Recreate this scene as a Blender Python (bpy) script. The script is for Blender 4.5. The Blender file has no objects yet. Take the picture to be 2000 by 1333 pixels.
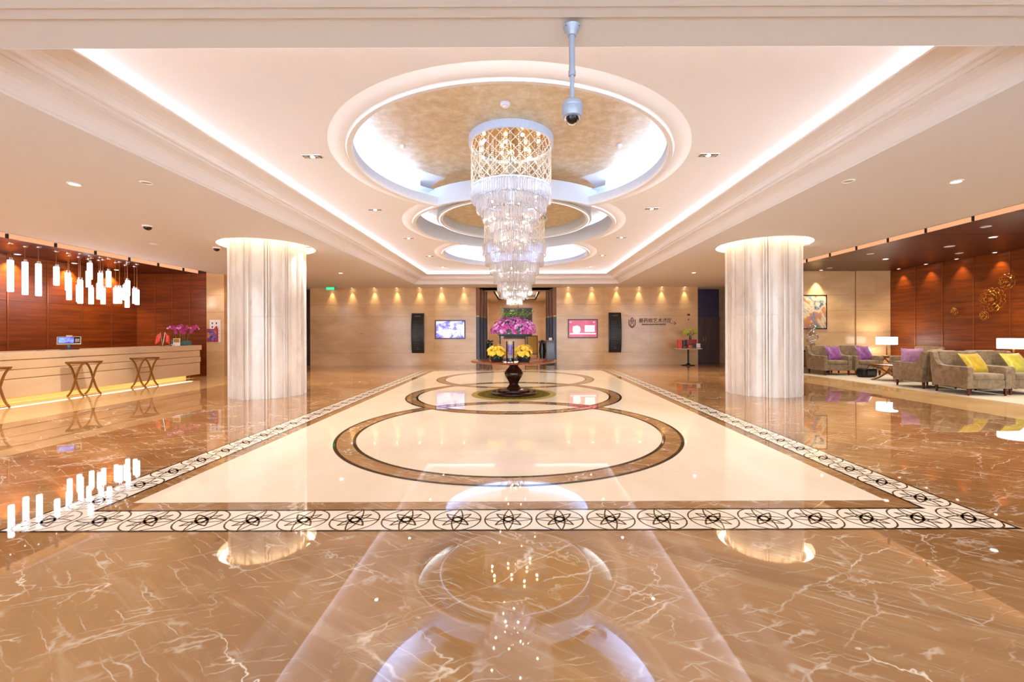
import bpy, bmesh, math, random
from mathutils import Vector, Matrix
R = random.Random(7)
PI = math.pi
sc = bpy.context.scene
COL = sc.collection

# ------------------------------------------------------------------ camera, world, exposure
CAMZ = 1.35          # eye height above the floor; +Y runs down the hall
FL = 825.0           # focal length in pixels of a 2000 px wide frame
cam = bpy.data.cameras.new('camera'); cam_o = bpy.data.objects.new('camera', cam); COL.objects.link(cam_o)
cam.sensor_width = 36.0; cam.lens = FL / 2000 * 36.0
cam.shift_x = -0.008; cam.shift_y = -0.00775
cam.clip_start = 0.05; cam.clip_end = 200
cam_o.matrix_world = Matrix.Translation((0, 0, CAMZ)) @ Matrix.Rotation(PI/2, 4, 'X') @ Matrix.Rotation(-0.0035, 4, 'Z')
sc.camera = cam_o
w = bpy.data.worlds.new('daylight'); sc.world = w; w.use_nodes = True
bg = w.node_tree.nodes['Background']; bg.inputs[0].default_value = (0.78, 0.88, 1.0, 1); bg.inputs[1].default_value = 3.4
sc.view_settings.view_transform = 'Standard'; sc.view_settings.look = 'None'
sc.view_settings.exposure = 1.2; sc.view_settings.gamma = 1.0; sc.view_settings.use_curve_mapping = False
try:
    sc.cycles.max_bounces = 10; sc.cycles.diffuse_bounces = 6; sc.cycles.glossy_bounces = 5
    sc.cycles.transparent_max_bounces = 24; sc.cycles.transmission_bounces = 6
    sc.cycles.caustics_refractive = False; sc.cycles.caustics_reflective = False
    sc.cycles.sample_clamp_indirect = 6.0; sc.cycles.use_denoising = True
    sc.cycles.use_light_tree = True
except Exception: pass

# light levels, all in one place
E_COFFER = 26.0      # warm white strips in the coffer trough
E_DOME = 13.0        # cool strips in the three round recesses
E_SLOT = .42         # peach strips over the wooden ceilings
E_COLUMN = 5.0       # rings round the column heads
W_TRIPLE = 115.0     # triple fittings in the coffer
W_DOWN = 90.0        # round downlights in the low ceilings, also scales added fill spots
W_WALL = 24.0        # spots washing the far wall
W_WOOD = 22.0        # spots washing the timber walls, also scales the added desk fill
E_DESK = 2.2         # strip under the reception desk
E_TUBE = 4.0         # glass tube pendants
W_CHAND = 330.0       # chandelier inner lamps

def lin(c):
    if isinstance(c, str):
        c = tuple(int(c[i:i+2], 16)/255 for i in (0, 2, 4))
    return tuple((v/12.92 if v <= .04045 else ((v+.055)/1.055)**2.4) for v in c) + (1,)

# ------------------------------------------------------------------ materials
class NT:
    def __init__(s, name):
        s.m = bpy.data.materials.new(name); s.m.use_nodes = True; s.t = s.m.node_tree
        s.b = s.t.nodes['Principled BSDF']; s.out = s.t.nodes['Material Output']
    def n(s, typ, **kw):
        nd = s.t.nodes.new(typ)
        for k, v in kw.items():
            if k == 'ins':
                for a, b in v.items():
                    if hasattr(b, 'bl_idname') or isinstance(b, bpy.types.NodeSocket): s.t.links.new(b, nd.inputs[a])
                    else: nd.inputs[a].default_value = b
            else: setattr(nd, k, v)
        return nd
    def l(s, a, b): s.t.links.new(a, b)
    def co(s, scale=(1, 1, 1), rot=(0, 0, 0)):
        c = s.n('ShaderNodeTexCoord'); mp = s.n('ShaderNodeMapping')
        s.l(c.outputs['Object'], mp.inputs[0]); mp.inputs['Rotation'].default_value = rot
        if tuple(scale) == (1, 1, 1): return mp.outputs[0]
        m2 = s.n('ShaderNodeMapping'); s.l(mp.outputs[0], m2.inputs[0]); m2.inputs['Scale'].default_value = scale
        return m2.outputs[0]
    def noise(s, vec, scale, detail=4, rough=.55, dist=0):
        return s.n('ShaderNodeTexNoise', ins={'Vector': vec, 'Scale': scale, 'Detail': detail, 'Roughness': rough, 'Distortion': dist})
    def ramp(s, fac, stops):
        r = s.n('ShaderNodeValToRGB'); s.l(fac, r.inputs[0]); e = r.color_ramp.elements
        while len(e) < len(stops): e.new(.5)
        for i, (p, c) in enumerate(stops):
            e[i].position = p; e[i].color = c if len(c) == 4 else lin(c)
        return r.outputs[0]
    def mix(s, fac, a, b, mode='MIX'):
        m = s.n('ShaderNodeMix', data_type='RGBA', blend_type=mode)
        for i, v in ((0, fac), (6, a), (7, b)):
            if isinstance(v, bpy.types.NodeSocket): s.l(v, m.inputs[i])
            else: m.inputs[i].default_value = v
        return m.outputs[2]
    def math(s, op, a, b=0.0, c=0.0, clamp=False):
        m = s.n('ShaderNodeMath', operation=op, use_clamp=clamp)
        for i, v in enumerate((a, b, c)):
            if isinstance(v, bpy.types.NodeSocket): s.l(v, m.inputs[i])
            else: m.inputs[i].default_value = v
        return m.outputs[0]
    def bump(s, h, strength=.2, dist=.01):
        b = s.n('ShaderNodeBump', ins={'Height': h, 'Strength': strength, 'Distance': dist}); s.l(b.outputs[0], s.b.inputs['Normal'])
    def set(s, **kw):
        for k, v in kw.items():
            k = {'rough': 'Roughness', 'metal': 'Metallic', 'color': 'Base Color', 'ior': 'IOR', 'coat': 'Coat Weight', 'alpha': 'Alpha',
                 'trans': 'Transmission Weight', 'emis': 'Emission Strength', 'ecol': 'Emission Color', 'sheen': 'Sheen Weight', 'coatrough': 'Coat Roughness', 'spec': 'Specular IOR Level'}[k]
            if isinstance(v, bpy.types.NodeSocket): s.l(v, s.b.inputs[k])
            else: s.b.inputs[k].default_value = v
        return s

def plain(name, c, rough=.5, metal=0, var=.06, scale=6, **kw):
    t = NT(name); c = lin(c) if isinstance(c, str) else c
    n = t.noise(t.co(), scale, 3)
    lo = tuple(max(0, v*(1-var)) for v in c[:3]) + (1,); hi = tuple(min(1, v*(1+var)) for v in c[:3]) + (1,)
    t.set(color=t.mix(n.outputs[0], lo, hi), rough=rough, metal=metal, **kw)
    return t.m

def emit(name, c, e):
    t = NT(name); c = lin(c) if isinstance(c, str) else c
    t.set(color=(0, 0, 0, 1), rough=.5, ecol=c, emis=e); return t.m

def brown_marble():
    t = NT('brown_marble'); v = t.co()
    base = t.noise(t.co((.35, .8, 1), (0, 0, .5)), 1.1, 5, .6, .8)
    c = t.ramp(base.outputs[0], [(.3, '7d5631'), (.48, '94683c'), (.6, 'a5794b'), (.75, 'b58d62')])
    streak = t.noise(t.co((.5, 5, 1), (0, 0, .55)), 1.6, 6, .7, 1.2)
    c = t.mix(t.math('MULTIPLY', t.math('SUBTRACT', streak.outputs[0], .52, clamp=True), 2.2, clamp=True), c, lin('c6a884'))
    wob = t.noise(v, 1.3, 5, .65)
    sub = t.n('ShaderNodeVectorMath', operation='SUBTRACT'); t.l(wob.outputs['Color'], sub.inputs[0]); sub.inputs[1].default_value = (.5, .5, .5)
    def vein(scale, width, amt, mask_scale, lo, rot, stretch, strength):
        sc_ = t.n('ShaderNodeVectorMath', operation='SCALE'); t.l(sub.outputs[0], sc_.inputs[0]); sc_.inputs['Scale'].default_value = amt
        ad = t.n('ShaderNodeVectorMath', operation='ADD'); t.l(t.co(stretch, (0, 0, rot)), ad.inputs[0]); t.l(sc_.outputs[0], ad.inputs[1])
        vo = t.n('ShaderNodeTexVoronoi', feature='DISTANCE_TO_EDGE', ins={'Vector': ad.outputs[0], 'Scale': scale})
        line = t.math('SUBTRACT', 1.0, t.math('DIVIDE', vo.outputs['Distance'], width), clamp=True)
        mk = t.noise(t.co((1, 1, 1), (0, 0, rot)), mask_scale, 4, .6)
        mm = t.math('MULTIPLY', t.math('SUBTRACT', mk.outputs[0], lo, clamp=True), 7.0, clamp=True)
        return t.math('MULTIPLY', t.math('MULTIPLY', line, mm), strength)
    v1 = vein(1.1, .010, .9, 1.5, .47, .35, (.55, 1.2, 1), 1.0)
    v2 = vein(2.2, .018, .35, 2.2, .48, -.55, (.3, 1.5, 1), .8)
    v3 = vein(4.5, .030, .22, 3.0, .48, .62, (.13, 2.0, 1), .6)
    v4 = vein(5.5, .035, .25, 3.4, .50, -.25, (.15, 1.8, 1), .5)
    tot = t.math('MAXIMUM', t.math('MAXIMUM', v1, v2), t.math('MAXIMUM', v3, v4), clamp=True)
    c = t.mix(t.math('MULTIPLY', tot, .9), c, lin('f2e2cc'))
    t.set(color=c, rough=.02, ior=2.4)
    return t.m

def cream_marble(name='cream_marble', a='ddc09c', b='f0dcc0', rough=.03, ior=1.55, scale=.9):
    t = NT(name)
    n = t.noise(t.co((1, .5, 1)), scale, 6, .6, .6)
    n2 = t.noise(t.co((1, 1.7, 1)), 9, 4, .6)
    c = t.ramp(n.outputs[0], [(.3, a), (.7, b)])
    c = t.mix(t.math('MULTIPLY', n2.outputs[0], .18), c, lin('c9a578'))
    t.set(color=c, rough=rough, ior=ior); return t.m

def wall_marble():
    t = NT('beige_wall_marble')
    n = t.noise(t.co((.6, .6, 1.6)), 1.2, 6, .6, .5)
    c = t.ramp(n.outputs[0], [(.3, 'cba271'), (.55, 'd8b384'), (.75, 'e4c69c')])
    t.set(color=c, rough=.16, ior=1.5); return t.m

def onyx():
    t = NT('column_onyx')
    n = t.noise(t.co((1.2, 1.2, .6)), 1.5, 6, .6, .9)
    c = t.ramp(n.outputs[0], [(.25, 'cbbcaf'), (.45, 'dfd2c5'), (.6, 'e8ddd2'), (.8, 'd2c2b2')])
    v = t.noise(t.co((2, 2, 1.4)), 3, 5, .7, 1.5)
    c = t.mix(t.math('MULTIPLY', t.math('SUBTRACT', v.outputs[0], .6, clamp=True), 1.6, clamp=True), c, lin('a39384'))
    t.set(color=c, rough=.13, ior=1.5); return t.m

def mahogany(name, scale=(.5, .5, 9), cols=('582302', '783405', '96490c'), rough=.4):
    t = NT(name)
    n = t.noise(t.co(scale), 1.6, 6, .62, .6)
    n2 = t.noise(t.co(tuple(v*6 for v in scale)), 2.0, 5, .7)
    f = t.math('ADD', t.math('MULTIPLY', n.outputs[0], .7), t.math('MULTIPLY', n2.outputs[0], .3))
    c = t.ramp(f, [(.34, cols[0]), (.5, cols[1]), (.66, cols[2])])
    t.set(color=c, rough=rough, coat=.12, coatrough=.3); return t.m

def velvet(name, a, b):
    t = NT(name)
    n = t.noise(t.co(), 7, 5, .6, .8); n2 = t.noise(t.co(), 160, 2)
    t.set(color=t.ramp(n.outputs[0], [(.35, a), (.65, b)]), rough=.75, sheen=.6); t.bump(n2.outputs[0], .2, .003); return t.m

def silk(name, a, b):
    t = NT(name)
    n = t.noise(t.co((1, 3, 1)), 9, 4, .6, .8)
    t.set(color=t.ramp(n.outputs[0], [(.35, a), (.65, b)]), rough=.38, sheen=.3); t.bump(n.outputs[0], .3, .01); return t.m

def leaf_metal():
    t = NT('gold_leaf_plaster')
    n = t.noise(t.co((1, 1, 1)), 7, 7, .7, .2)
    c = t.ramp(n.outputs[0], [(.3, 'c4ab80'), (.5, 'd3c09b'), (.7, 'e2d8c4')])
    t.set(color=c, rough=.48, metal=.6); return t.m

def crystal():
    t = NT('crystal')
    tr = t.n('ShaderNodeBsdfTransparent', ins={'Color': (.97, .97, 1, 1)})
    df = t.n('ShaderNodeBsdfTranslucent', ins={'Color': (1, .92, .84, 1)})
    d2 = t.n('ShaderNodeBsdfDiffuse', ins={'Color': (1, .94, .88, 1)})
    gl = t.n('ShaderNodeBsdfGlossy', ins={'Color': (1, 1, 1, 1), 'Roughness': .08})
    lw = t.n('ShaderNodeLayerWeight', ins={'Blend': .45})
    a = t.n('ShaderNodeMixShader', ins={0: .5}); t.l(df.outputs[0], a.inputs[1]); t.l(d2.outputs[0], a.inputs[2])
    b = t.n('ShaderNodeMixShader', ins={0: .35}); t.l(a.outputs[0], b.inputs[1]); t.l(gl.outputs[0], b.inputs[2])
    f = t.math('ADD', t.math('MULTIPLY', lw.outputs['Facing'], .5), .3, clamp=True)
    m = t.n('ShaderNodeMixShader'); t.l(f, m.inputs[0]); t.l(tr.outputs[0], m.inputs[1]); t.l(b.outputs[0], m.inputs[2])
    t.l(m.outputs[0], t.out.inputs[0]); return t.m

def glass(name='clear_glass', c=(.96, .98, .98, 1)):
    t = NT(name)
    tr = t.n('ShaderNodeBsdfTransparent', ins={'Color': c}); gl = t.n('ShaderNodeBsdfGlossy', ins={'Roughness': .02})
    lw = t.n('ShaderNodeLayerWeight', ins={'Blend': .25})
    m = t.n('ShaderNodeMixShader', ins={0: lw.outputs['Fresnel']}); t.l(tr.outputs[0], m.inputs[1]); t.l(gl.outputs[0], m.inputs[2])
    t.l(m.outputs[0], t.out.inputs[0]); return t.m

def screen(name, stops, e, scale=3.0):
    t = NT(name)
    n = t.noise(t.co((1, 1, 1.4)), scale, 5, .6, .5)
    t.set(color=(0.01, .01, .01, 1), rough=.2, ecol=t.ramp(n.outputs[0], stops), emis=e); return t.m

def painting():
    t = NT('abstract_paint')
    n = t.noise(t.co((1, 1, .8), (0, .6, 0)), 1.7, 6, .6, .9)
    c = t.ramp(n.outputs[0], [(.30, '1d2c48'), (.38, '4f6a80'), (.43, 'b9b4a4'), (.49, 'dccfae'), (.54, 'c98238'), (.59, '9a8aa0'), (.66, '3d8378'), (.74, 'c0a040')])
    t.set(color=c, rough=.5); return t.m

M = {}
M['brown'] = brown_marble()
M['cream'] = cream_marble('cream_marble', 'e6cfb0', 'f3e2cb')
M['band'] = cream_marble('white_marble', 'e6d6bf', 'f4e9d8')
M['strip'] = cream_marble('golden_beige_marble', 'd2a970', 'e2c28e')
M['black'] = plain('black_marble', '241509', .04, var=.3)
M['bronze_line'] = plain('dark_inlay', '6e4c26', .12, .3, var=.35, scale=3)
M['wallm'] = wall_marble(); M['onyx'] = onyx()
M['desk'] = cream_marble('desk_stone', 'e6ccaa', 'f2dfc4', .3, 1.45, 2.0)
M['white'] = plain('ceiling_paint', 'e8e6e8', .8, var=.015)
M['soffit'] = plain('soffit_paint', 'dbd9da', .8, var=.02)
M['beam'] = plain('beam_paint', 'c0a898', .8, var=.02)
M['dark'] = plain('joint_shadow', '3a2a1c', .9)  # plain dark brown behind panel gaps and on the outer shell
M['joint'] = plain('stone_joint', 'a58560', .8)
M['wood'] = mahogany('mahogany')
M['woodc'] = mahogany('mahogany_ceiling', (.6, 8, 1), ('2c0f05', '471a09', '5c270f'), .35)
M['wooddoor'] = mahogany('dark_door_wood', (8, 8, .6), ('2a0f05', '3d1809', '552711'), .3)
M['portal'] = plain('copper_brown_fin', '8a5c40', .55, .1, var=.2)
M['trim'] = plain('copper_trim', '9b5a34', .3, .6)
M['gold'] = plain('antique_gold', '9a6f3c', .32, .75, var=.2)
M['goldart'] = plain('polished_gold', 'd08b35', .25, .9, var=.2)
M['leaf'] = leaf_metal()
M['cove'] = plain('cove_plaster', 'dfe1e6', .75, var=.02)
M['bead'] = plain('bead_glass', 'f4e6d4', .12, var=.1); M['crystal'] = crystal(); M['glass'] = glass()
M['chrome'] = plain('chrome', 'dedee0', .08, 1.0)
M['mirror'] = plain('gold_mirror', 'c59a60', .12, .95)
M['sequin'] = plain('sequin_band', 'dbe4f6', .3, .2, var=.2, scale=60)
M['bulb'] = emit('bulb_glow', 'fff0d8', 30)
M['darkwood'] = mahogany('dark_table_wood', (1, 4, 4), ('1e0c06', '30130a', '431c0e'), .15)
M['redwood'] = mahogany('table_top_wood', (.8, 5, 3), ('5a2410', '78361b', '8f4a28'), .1)
M['blackm'] = plain('black_metal', '1b1a1c', .4, .4)
M['blackp'] = plain('black_plastic', '151518', .25)
M['whitep'] = plain('white_plastic', 'ece8e4', .4)
M['camgrey'] = plain('blue_grey_enamel', 'a3acc0', .4, .1)
M['velvet'] = velvet('taupe_velvet', '6a5740', '977f60')
M['purple'] = silk('purple_silk', '7a3f86', '9f63aa'); M['lilac'] = silk('lilac_silk', 'a878ae', 'c79ac6')
M['yellow'] = silk('yellow_silk', 'b8981f', 'd0b438'); M['lime'] = silk('lime_yellow_silk', 'c0b838', 'd6cc58')
M['tan'] = silk('tan_silk', 'b58f62', 'd0ab7c')
M['legwood'] = mahogany('cherry_leg_wood', (4, 4, 1), ('3a0f08', '521a0e', '6b2615'), .25)
M['rug'] = plain('grey_rug', 'cfc8bc', .95, var=.12, scale=8)
M['olive'] = plain('olive_rug', '6b5a1c', .95, var=.3, scale=12, spec=.1); M['olive2'] = plain('pale_olive_rug', '9c864a', .95, var=.12, spec=.1)
M['oliveline'] = plain('dark_olive_rug', '3f3610', .95, spec=.1)
M['pink'] = silk('pink_petals', 'c4389a', 'e67cc8'); M['pink2'] = silk('light_pink_petals', 'e08ad0', 'f3b8e4'); M['magenta'] = silk('magenta_petals', 'a8187c', 'cc3fa0')
M['ypetal'] = silk('yellow_petals', 'f0b808', 'ffdc3a'); M['violet'] = silk('violet_petals', '7a3fb0', 'a56ad0')
M['gpetal'] = silk('lime_petals', 'a8b820', 'd4dc50')
M['green'] = silk('leaf_green', '3c6a1c', '6b9a34'); M['lgreen'] = silk('light_leaf_green', '6f9a30', '9fc458'); M['dgreen'] = silk('dark_leaf_green', '16350f', '2d5a1e')
M['teal'] = plain('teal_ceramic', '4c828c', .25); M['pot'] = plain('dark_pot', '1f2324', .2)
M['shade'] = emit('lit_lampshade', 'fff3e6', 3.2)
M['tube'] = emit('lit_glass_tube', 'fff4fb', E_TUBE)
M['board'] = plain('black_board', '22201f', .35, .2); M['boardline'] = plain('grey_lettering', '5f5d58', .5)
M['red'] = plain('red_board', 'b8291e', .4); M['redflag'] = silk('red_flag_cloth', 'e0301c', 'f04a30'); M['redbox'] = plain('red_carton', 'a8241a', .35, var=.2)
M['rosebox'] = plain('coral_red_carton', 'e0523f', .4)
M['paper'] = plain('white_card', 'efe6e2', .5, var=.02)
M['signm'] = plain('bronze_letters', '6a4020', .35, .5); M['maroon'] = plain('maroon_emblem', '6b2f2a', .35, .4)
M['exit'] = emit('exit_green', '3fd08a', .7); M['green_frame'] = plain('green_frame', '2f6a3c', .5)
M['slot'] = emit('peach_strip', 'ffb888', E_SLOT); M['coffer_led'] = emit('warm_white_strip', 'fbf6fb', E_COFFER)
M['dome_led'] = emit('cool_strip', 'b4ceff', E_DOME); M['col_led'] = emit('warm_ring', 'ffe2b8', E_COLUMN)
M['desk_led'] = emit('yellow_strip', 'fff0c4', E_DESK); M['lamp_on'] = emit('lit_lamp_face', 'fff2e0', 14)
M['lamp_off'] = plain('dim_lamp_face', 'a89a8c', .3, .3)
M['tv1'] = screen('tv_picture', [(.36, '2a2aa0'), (.43, '8f7ee0'), (.50, 'dcd6f8'), (.7, 'fbf8ff')], .55, 2.6)
M['tv2'] = screen('tv_red_picture', [(.3, 'c8244e'), (.7, 'ee5a80')], .45, 1.5)
M['tvlight'] = emit('tv_white_shapes', 'ffeef2', .62); M['tvpink'] = emit('tv_pink_bar', 'ff9db4', .6)
M['pos'] = screen('till_display', [(.4, '6a4ae0'), (.6, '88a8f8')], .7, 12)
M['tvframe'] = plain('tv_bezel', '4a2e28', .3); M['art'] = painting()
M['darkcanvas'] = plain('dark_canvas', '3a322c', .5, var=.4, scale=5); M['ypost'] = plain('mustard_poster', 'b08a2c', .5, var=.25, scale=4)
M['bluegrey'] = plain('blue_grey_panel', '3a3740', .35, .1); M['purplewall'] = plain('purple_black_panel', '241a3c', .3, var=.4, scale=2)
M['photo'] = screen('poster_photo', [(.35, '4a2238'), (.5, '7a5aa0'), (.6, 'f07818'), (.75, 'f8c848')], .25, 6)  # printed poster, with a faint glow put into its colours

# ------------------------------------------------------------------ mesh building
class MB:
    def __init__(s): s.v = []; s.f = []
    def add(s, vs, fs, mat=None):
        o = len(s.v)
        s.v += [tuple(mat @ Vector(p)) if mat else tuple(p) for p in vs]; s.f += [tuple(i+o for i in f) for f in fs]; return s
    def box(s, x0, x1, y0, y1, z0, z1, mat=None):
        v = [(x, y, z) for z in (z0, z1) for y in (y0, y1) for x in (x0, x1)]
        return s.add(v, [(0, 2, 3, 1), (4, 5, 7, 6), (0, 1, 5, 4), (2, 6, 7, 3), (0, 4, 6, 2), (1, 3, 7, 5)], mat)
    def bbox(s, x0, x1, y0, y1, z0, z1, b=.01, mat=None):      # bevelled box (all edges)
        bm = bmesh.new(); bmesh.ops.create_cube(bm, size=1)
        for v in bm.verts: v.co = Vector(((x0+x1)/2+v.co.x*(x1-x0), (y0+y1)/2+v.co.y*(y1-y0), (z0+z1)/2+v.co.z*(z1-z0)))
        bmesh.ops.bevel(bm, geom=bm.edges[:], offset=b, segments=3, profile=.6, affect='EDGES')
        bm.verts.index_update()
        s.add([v.co.copy() for v in bm.verts], [[v.index for v in f.verts] for f in bm.faces], mat); bm.free(); return s
    def lathe(s, prof, n=32, c=(0, 0, 0), a0=0, a1=2*PI, mat=None):
        full = abs(a1-a0-2*PI) < 1e-6; m = n if full else n+1; v = []; f = []
        for r, z in prof:
            for i in range(m):
                a = a0+(a1-a0)*i/n; v.append((c[0]+r*math.cos(a), c[1]+r*math.sin(a), c[2]+z))
        for j in range(len(prof)-1):
            for i in range(n):
                k = (i+1) % m
                f.append((j*m+i, j*m+k, (j+1)*m+k, (j+1)*m+i))
        return s.add(v, f, mat)
    def cyl(s, r, z0, z1, n=24, c=(0, 0, 0), mat=None):
        return s.lathe([(0.0001, z0), (r, z0), (r, z1), (0.0001, z1)], n, c, mat=mat)
    def tube(s, pts, r, n=8, caps=True, mat=None):
        pts = [Vector(p) for p in pts]; rs = r if isinstance(r, (list, tuple)) else [r]*len(pts); v = []; f = []
        up = Vector((0, 0, 1))
        t0 = (pts[1]-pts[0]).normalized()
        if abs(t0.z) > .9: up = Vector((1, 0, 0))
        nx = t0.cross(up).normalized()
        for i, p in enumerate(pts):
            t = (pts[min(i+1, len(pts)-1)]-pts[max(i-1, 0)]).normalized()
            nx = (nx-t*nx.dot(t)).normalized(); ny = t.cross(nx)
            for k in range(n):
                a = 2*PI*k/n; v.append(p+(nx*math.cos(a)+ny*math.sin(a))*rs[i])
        for i in range(len(pts)-1):
            for k in range(n):
                k2 = (k+1) % n; f.append((i*n+k, i*n+k2, (i+1)*n+k2, (i+1)*n+k))
        if caps: f.append(tuple(range(n))[::-1]); f.append(tuple((len(pts)-1)*n+k for k in range(n)))
        return s.add(v, f, mat)
    def ribbon(s, pts, w, th, mat=None, axis=(0, 1, 0)):      # bar of rectangular section: w along axis, th across
        pts = [Vector(p) for p in pts]; ax = Vector(axis); v = []; f = []
        for i, p in enumerate(pts):
            t = (pts[min(i+1, len(pts)-1)]-pts[max(i-1, 0)]).normalized(); nn = t.cross(ax).normalized()
            for a, b in ((-1, -1), (1, -1), (1, 1), (-1, 1)): v.append(p+ax*a*w/2+nn*b*th/2)
        for i in range(len(pts)-1):
            for k in range(4):
                k2 = (k+1) % 4; f.append((i*4+k, i*4+k2, i*4+4+k2, i*4+4+k))
        f.append((3, 2, 1, 0)); e = (len(pts)-1)*4; f.append((e, e+1, e+2, e+3))
        return s.add(v, f, mat)
    def ball(s, c, r, nu=12, nv=8, sq=(1, 1, 1), mat=None):
        v = [(c[0], c[1], c[2]-r*sq[2])]; f = []
        for j in range(1, nv):
            b = -PI/2+PI*j/nv
            for i in range(nu):
                a = 2*PI*i/nu; v.append((c[0]+r*sq[0]*math.cos(b)*math.cos(a), c[1]+r*sq[1]*math.cos(b)*math.sin(a), c[2]+r*sq[2]*math.sin(b)))
        v.append((c[0], c[1], c[2]+r*sq[2])); L = len(v)-1
        for i in range(nu): f.append((0, 1+(i+1) % nu, 1+i)); f.append((L, L-nu+i, L-nu+(i+1) % nu))
        for j in range(nv-2):
            for i in range(nu):
                i2 = (i+1) % nu; o = 1+j*nu; f.append((o+i, o+i2, o+nu+i2, o+nu+i))
        return s.add(v, f, mat)
    def prism(s, poly, z0, z1, mat=None):
        n = len(poly); v = [(x, y, z0) for x, y in poly]+[(x, y, z1) for x, y in poly]
        f = [tuple(range(n))[::-1], tuple(range(n, 2*n))]+[(i, (i+1) % n, n+(i+1) % n, n+i) for i in range(n)]
        return s.add(v, f, mat)
    def build(s, name, mat, parent=None, smooth=None, loc=None, rot=None):
        me = bpy.data.meshes.new(name); me.from_pydata(s.v, [], s.f); me.validate()
        if isinstance(mat, str): mat = M[mat]
        me.materials.append(mat)
        if smooth:
            me.polygons.foreach_set('use_smooth', [True]*len(me.polygons)); me.set_sharp_from_angle(angle=math.radians(smooth))
        me.update()
        o = bpy.data.objects.new(name, me); COL.objects.link(o)
        if parent: o.parent = parent
        if loc: o.location = loc
        if rot: o.rotation_euler = rot
        return o

def B(): return MB()
def thing(name, label, cat, loc=(0, 0, 0), rz=0, group=None):
    o = bpy.data.objects.new(name, None); COL.objects.link(o); o.empty_display_size = .1
    o.location = loc; o.rotation_euler = (0, 0, rz); o['label'] = label; o['category'] = cat
    if group: o['group'] = group
    return o
def tag(o, label, cat, group=None):
    o['label'] = label; o['category'] = cat
    if group: o['group'] = group
    return o
def struct(o): o['kind'] = 'structure'; return o
def stuff(o): o['kind'] = 'stuff'; return o
KIDS = {}
def dup(root, loc, rz=None, label=None, group=None):
    kids = [c for c in COL.objects if c.parent == root] if root.name not in KIDS else KIDS[root.name]
    KIDS[root.name] = kids
    r = root.copy(); COL.objects.link(r); r.location = loc
    if rz is not None: r.rotation_euler = (0, 0, rz)
    if label: r['label'] = label
    if group: r['group'] = group
    for ch in kids:
        c = ch.copy(); COL.objects.link(c); c.parent = r
        if ch.name not in KIDS: KIDS[ch.name] = [g for g in COL.objects if g.parent == ch]
        for g in KIDS[ch.name]:
            d = g.copy(); COL.objects.link(d); d.parent = c
    return r
def spot(name, loc, power, size=100, blend=.6, c=(1, .98, .965), r=.03, target=None, parent=None):
    l = bpy.data.lights.new(name, 'SPOT'); l.energy = power; l.spot_size = math.radians(size); l.spot_blend = blend; l.color = c; l.shadow_soft_size = r
    o = bpy.data.objects.new(name, l); COL.objects.link(o); o.location = loc
    if parent: o.parent = parent
    if target: o.rotation_euler = (Vector(target)-Vector(loc)).to_track_quat('-Z', 'Y').to_euler()
    return o
def point(name, loc, power, c=(1, .9, .8), r=.1, parent=None):
    l = bpy.data.lights.new(name, 'POINT'); l.energy = power; l.color = c; l.shadow_soft_size = r
    o = bpy.data.objects.new(name, l); COL.objects.link(o); o.location = loc
    if parent: o.parent = parent
    return o
def poly_fill(loops, z, name, mat, up=False, parent=None):
    bm = bmesh.new(); edges = []
    for lp in loops:
        vs = [bm.verts.new((x, y, z)) for x, y in lp]
        for i in range(len(vs)): edges.append(bm.edges.new((vs[i], vs[(i+1) % len(vs)])))
    bmesh.ops.triangle_fill(bm, use_beauty=True, use_dissolve=False, edges=edges, normal=(0, 0, 1 if up else -1))
    me = bpy.data.meshes.new(name); bm.to_mesh(me); bm.free(); me.materials.append(M[mat])
    o = bpy.data.objects.new(name, me); COL.objects.link(o)
    if parent: o.parent = parent
    return o
def rect(x0, x1, y0, y1): return [(x0, y0), (x1, y0), (x1, y1), (x0, y1)]
def circ(cx, cy, r, n=64, a0=0): return [(cx+r*math.cos(2*PI*i/n+a0), cy+r*math.sin(2*PI*i/n+a0)) for i in range(n)]
ORD = 'first second third fourth fifth sixth seventh eighth ninth tenth eleventh twelfth thirteenth fourteenth fifteenth sixteenth seventeenth eighteenth nineteenth twentieth'.split()

# ------------------------------------------------------------------ heights and axes of the hall
CX = -0.12
ZL, ZU, ZD = 3.28, 3.70, 4.11          # low ceiling, coffer ceiling, dome ceiling
YB = 17.9                              # far marble wall
XL, XR = -12.33, 12.46                 # timber side walls
ZWL, ZWR = 3.30, 3.40                  # timber ceilings
DOMES = [6.02, 9.31, 12.6]; RD = 2.1
COLS = [(-5.6, 9.4), (5.4, 9.4)]

# floor
floor = struct(B().box(-12.6, 12.7, -3, 27, -.1, 0).build('floor', 'brown'))
floor['label'] = 'polished brown marble floor with white veins'
def inlay(mb, name, mat):
    o = mb.build(name, mat, floor); return struct(o)
def flat(mb, poly, z):
    n = len(poly); mb.add([(x, y, z) for x, y in poly], [tuple(range(n))]); return mb
def ring_flat(mb, cx, cy, r0, r1, z, n=128):
    v = []; f = []
    for r in (r0, r1): v += [(cx+r*math.cos(2*PI*i/n), cy+r*math.sin(2*PI*i/n), z) for i in range(n)]
    for i in range(n): k = (i+1) % n; f.append((i, n+i, n+k, k))
    mb.add(v, f); return mb
m = B(); flat(m, rect(-12.33, -7.85, -3, 13.6), .0008); flat(m, rect(-9.5, -7.4, 17.0, 17.9), .0008); inlay(m, 'floor_strip_left', 'strip')
m = B(); flat(m, rect(7.65, 12.46, -3, 14.2), .0008); flat(m, rect(7.65, 8.9, 14.2, 15), .0008); inlay(m, 'floor_strip_right', 'strip')
bx, by, hx, hy = -0.09, 9.31, 3.51, 6.43
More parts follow.
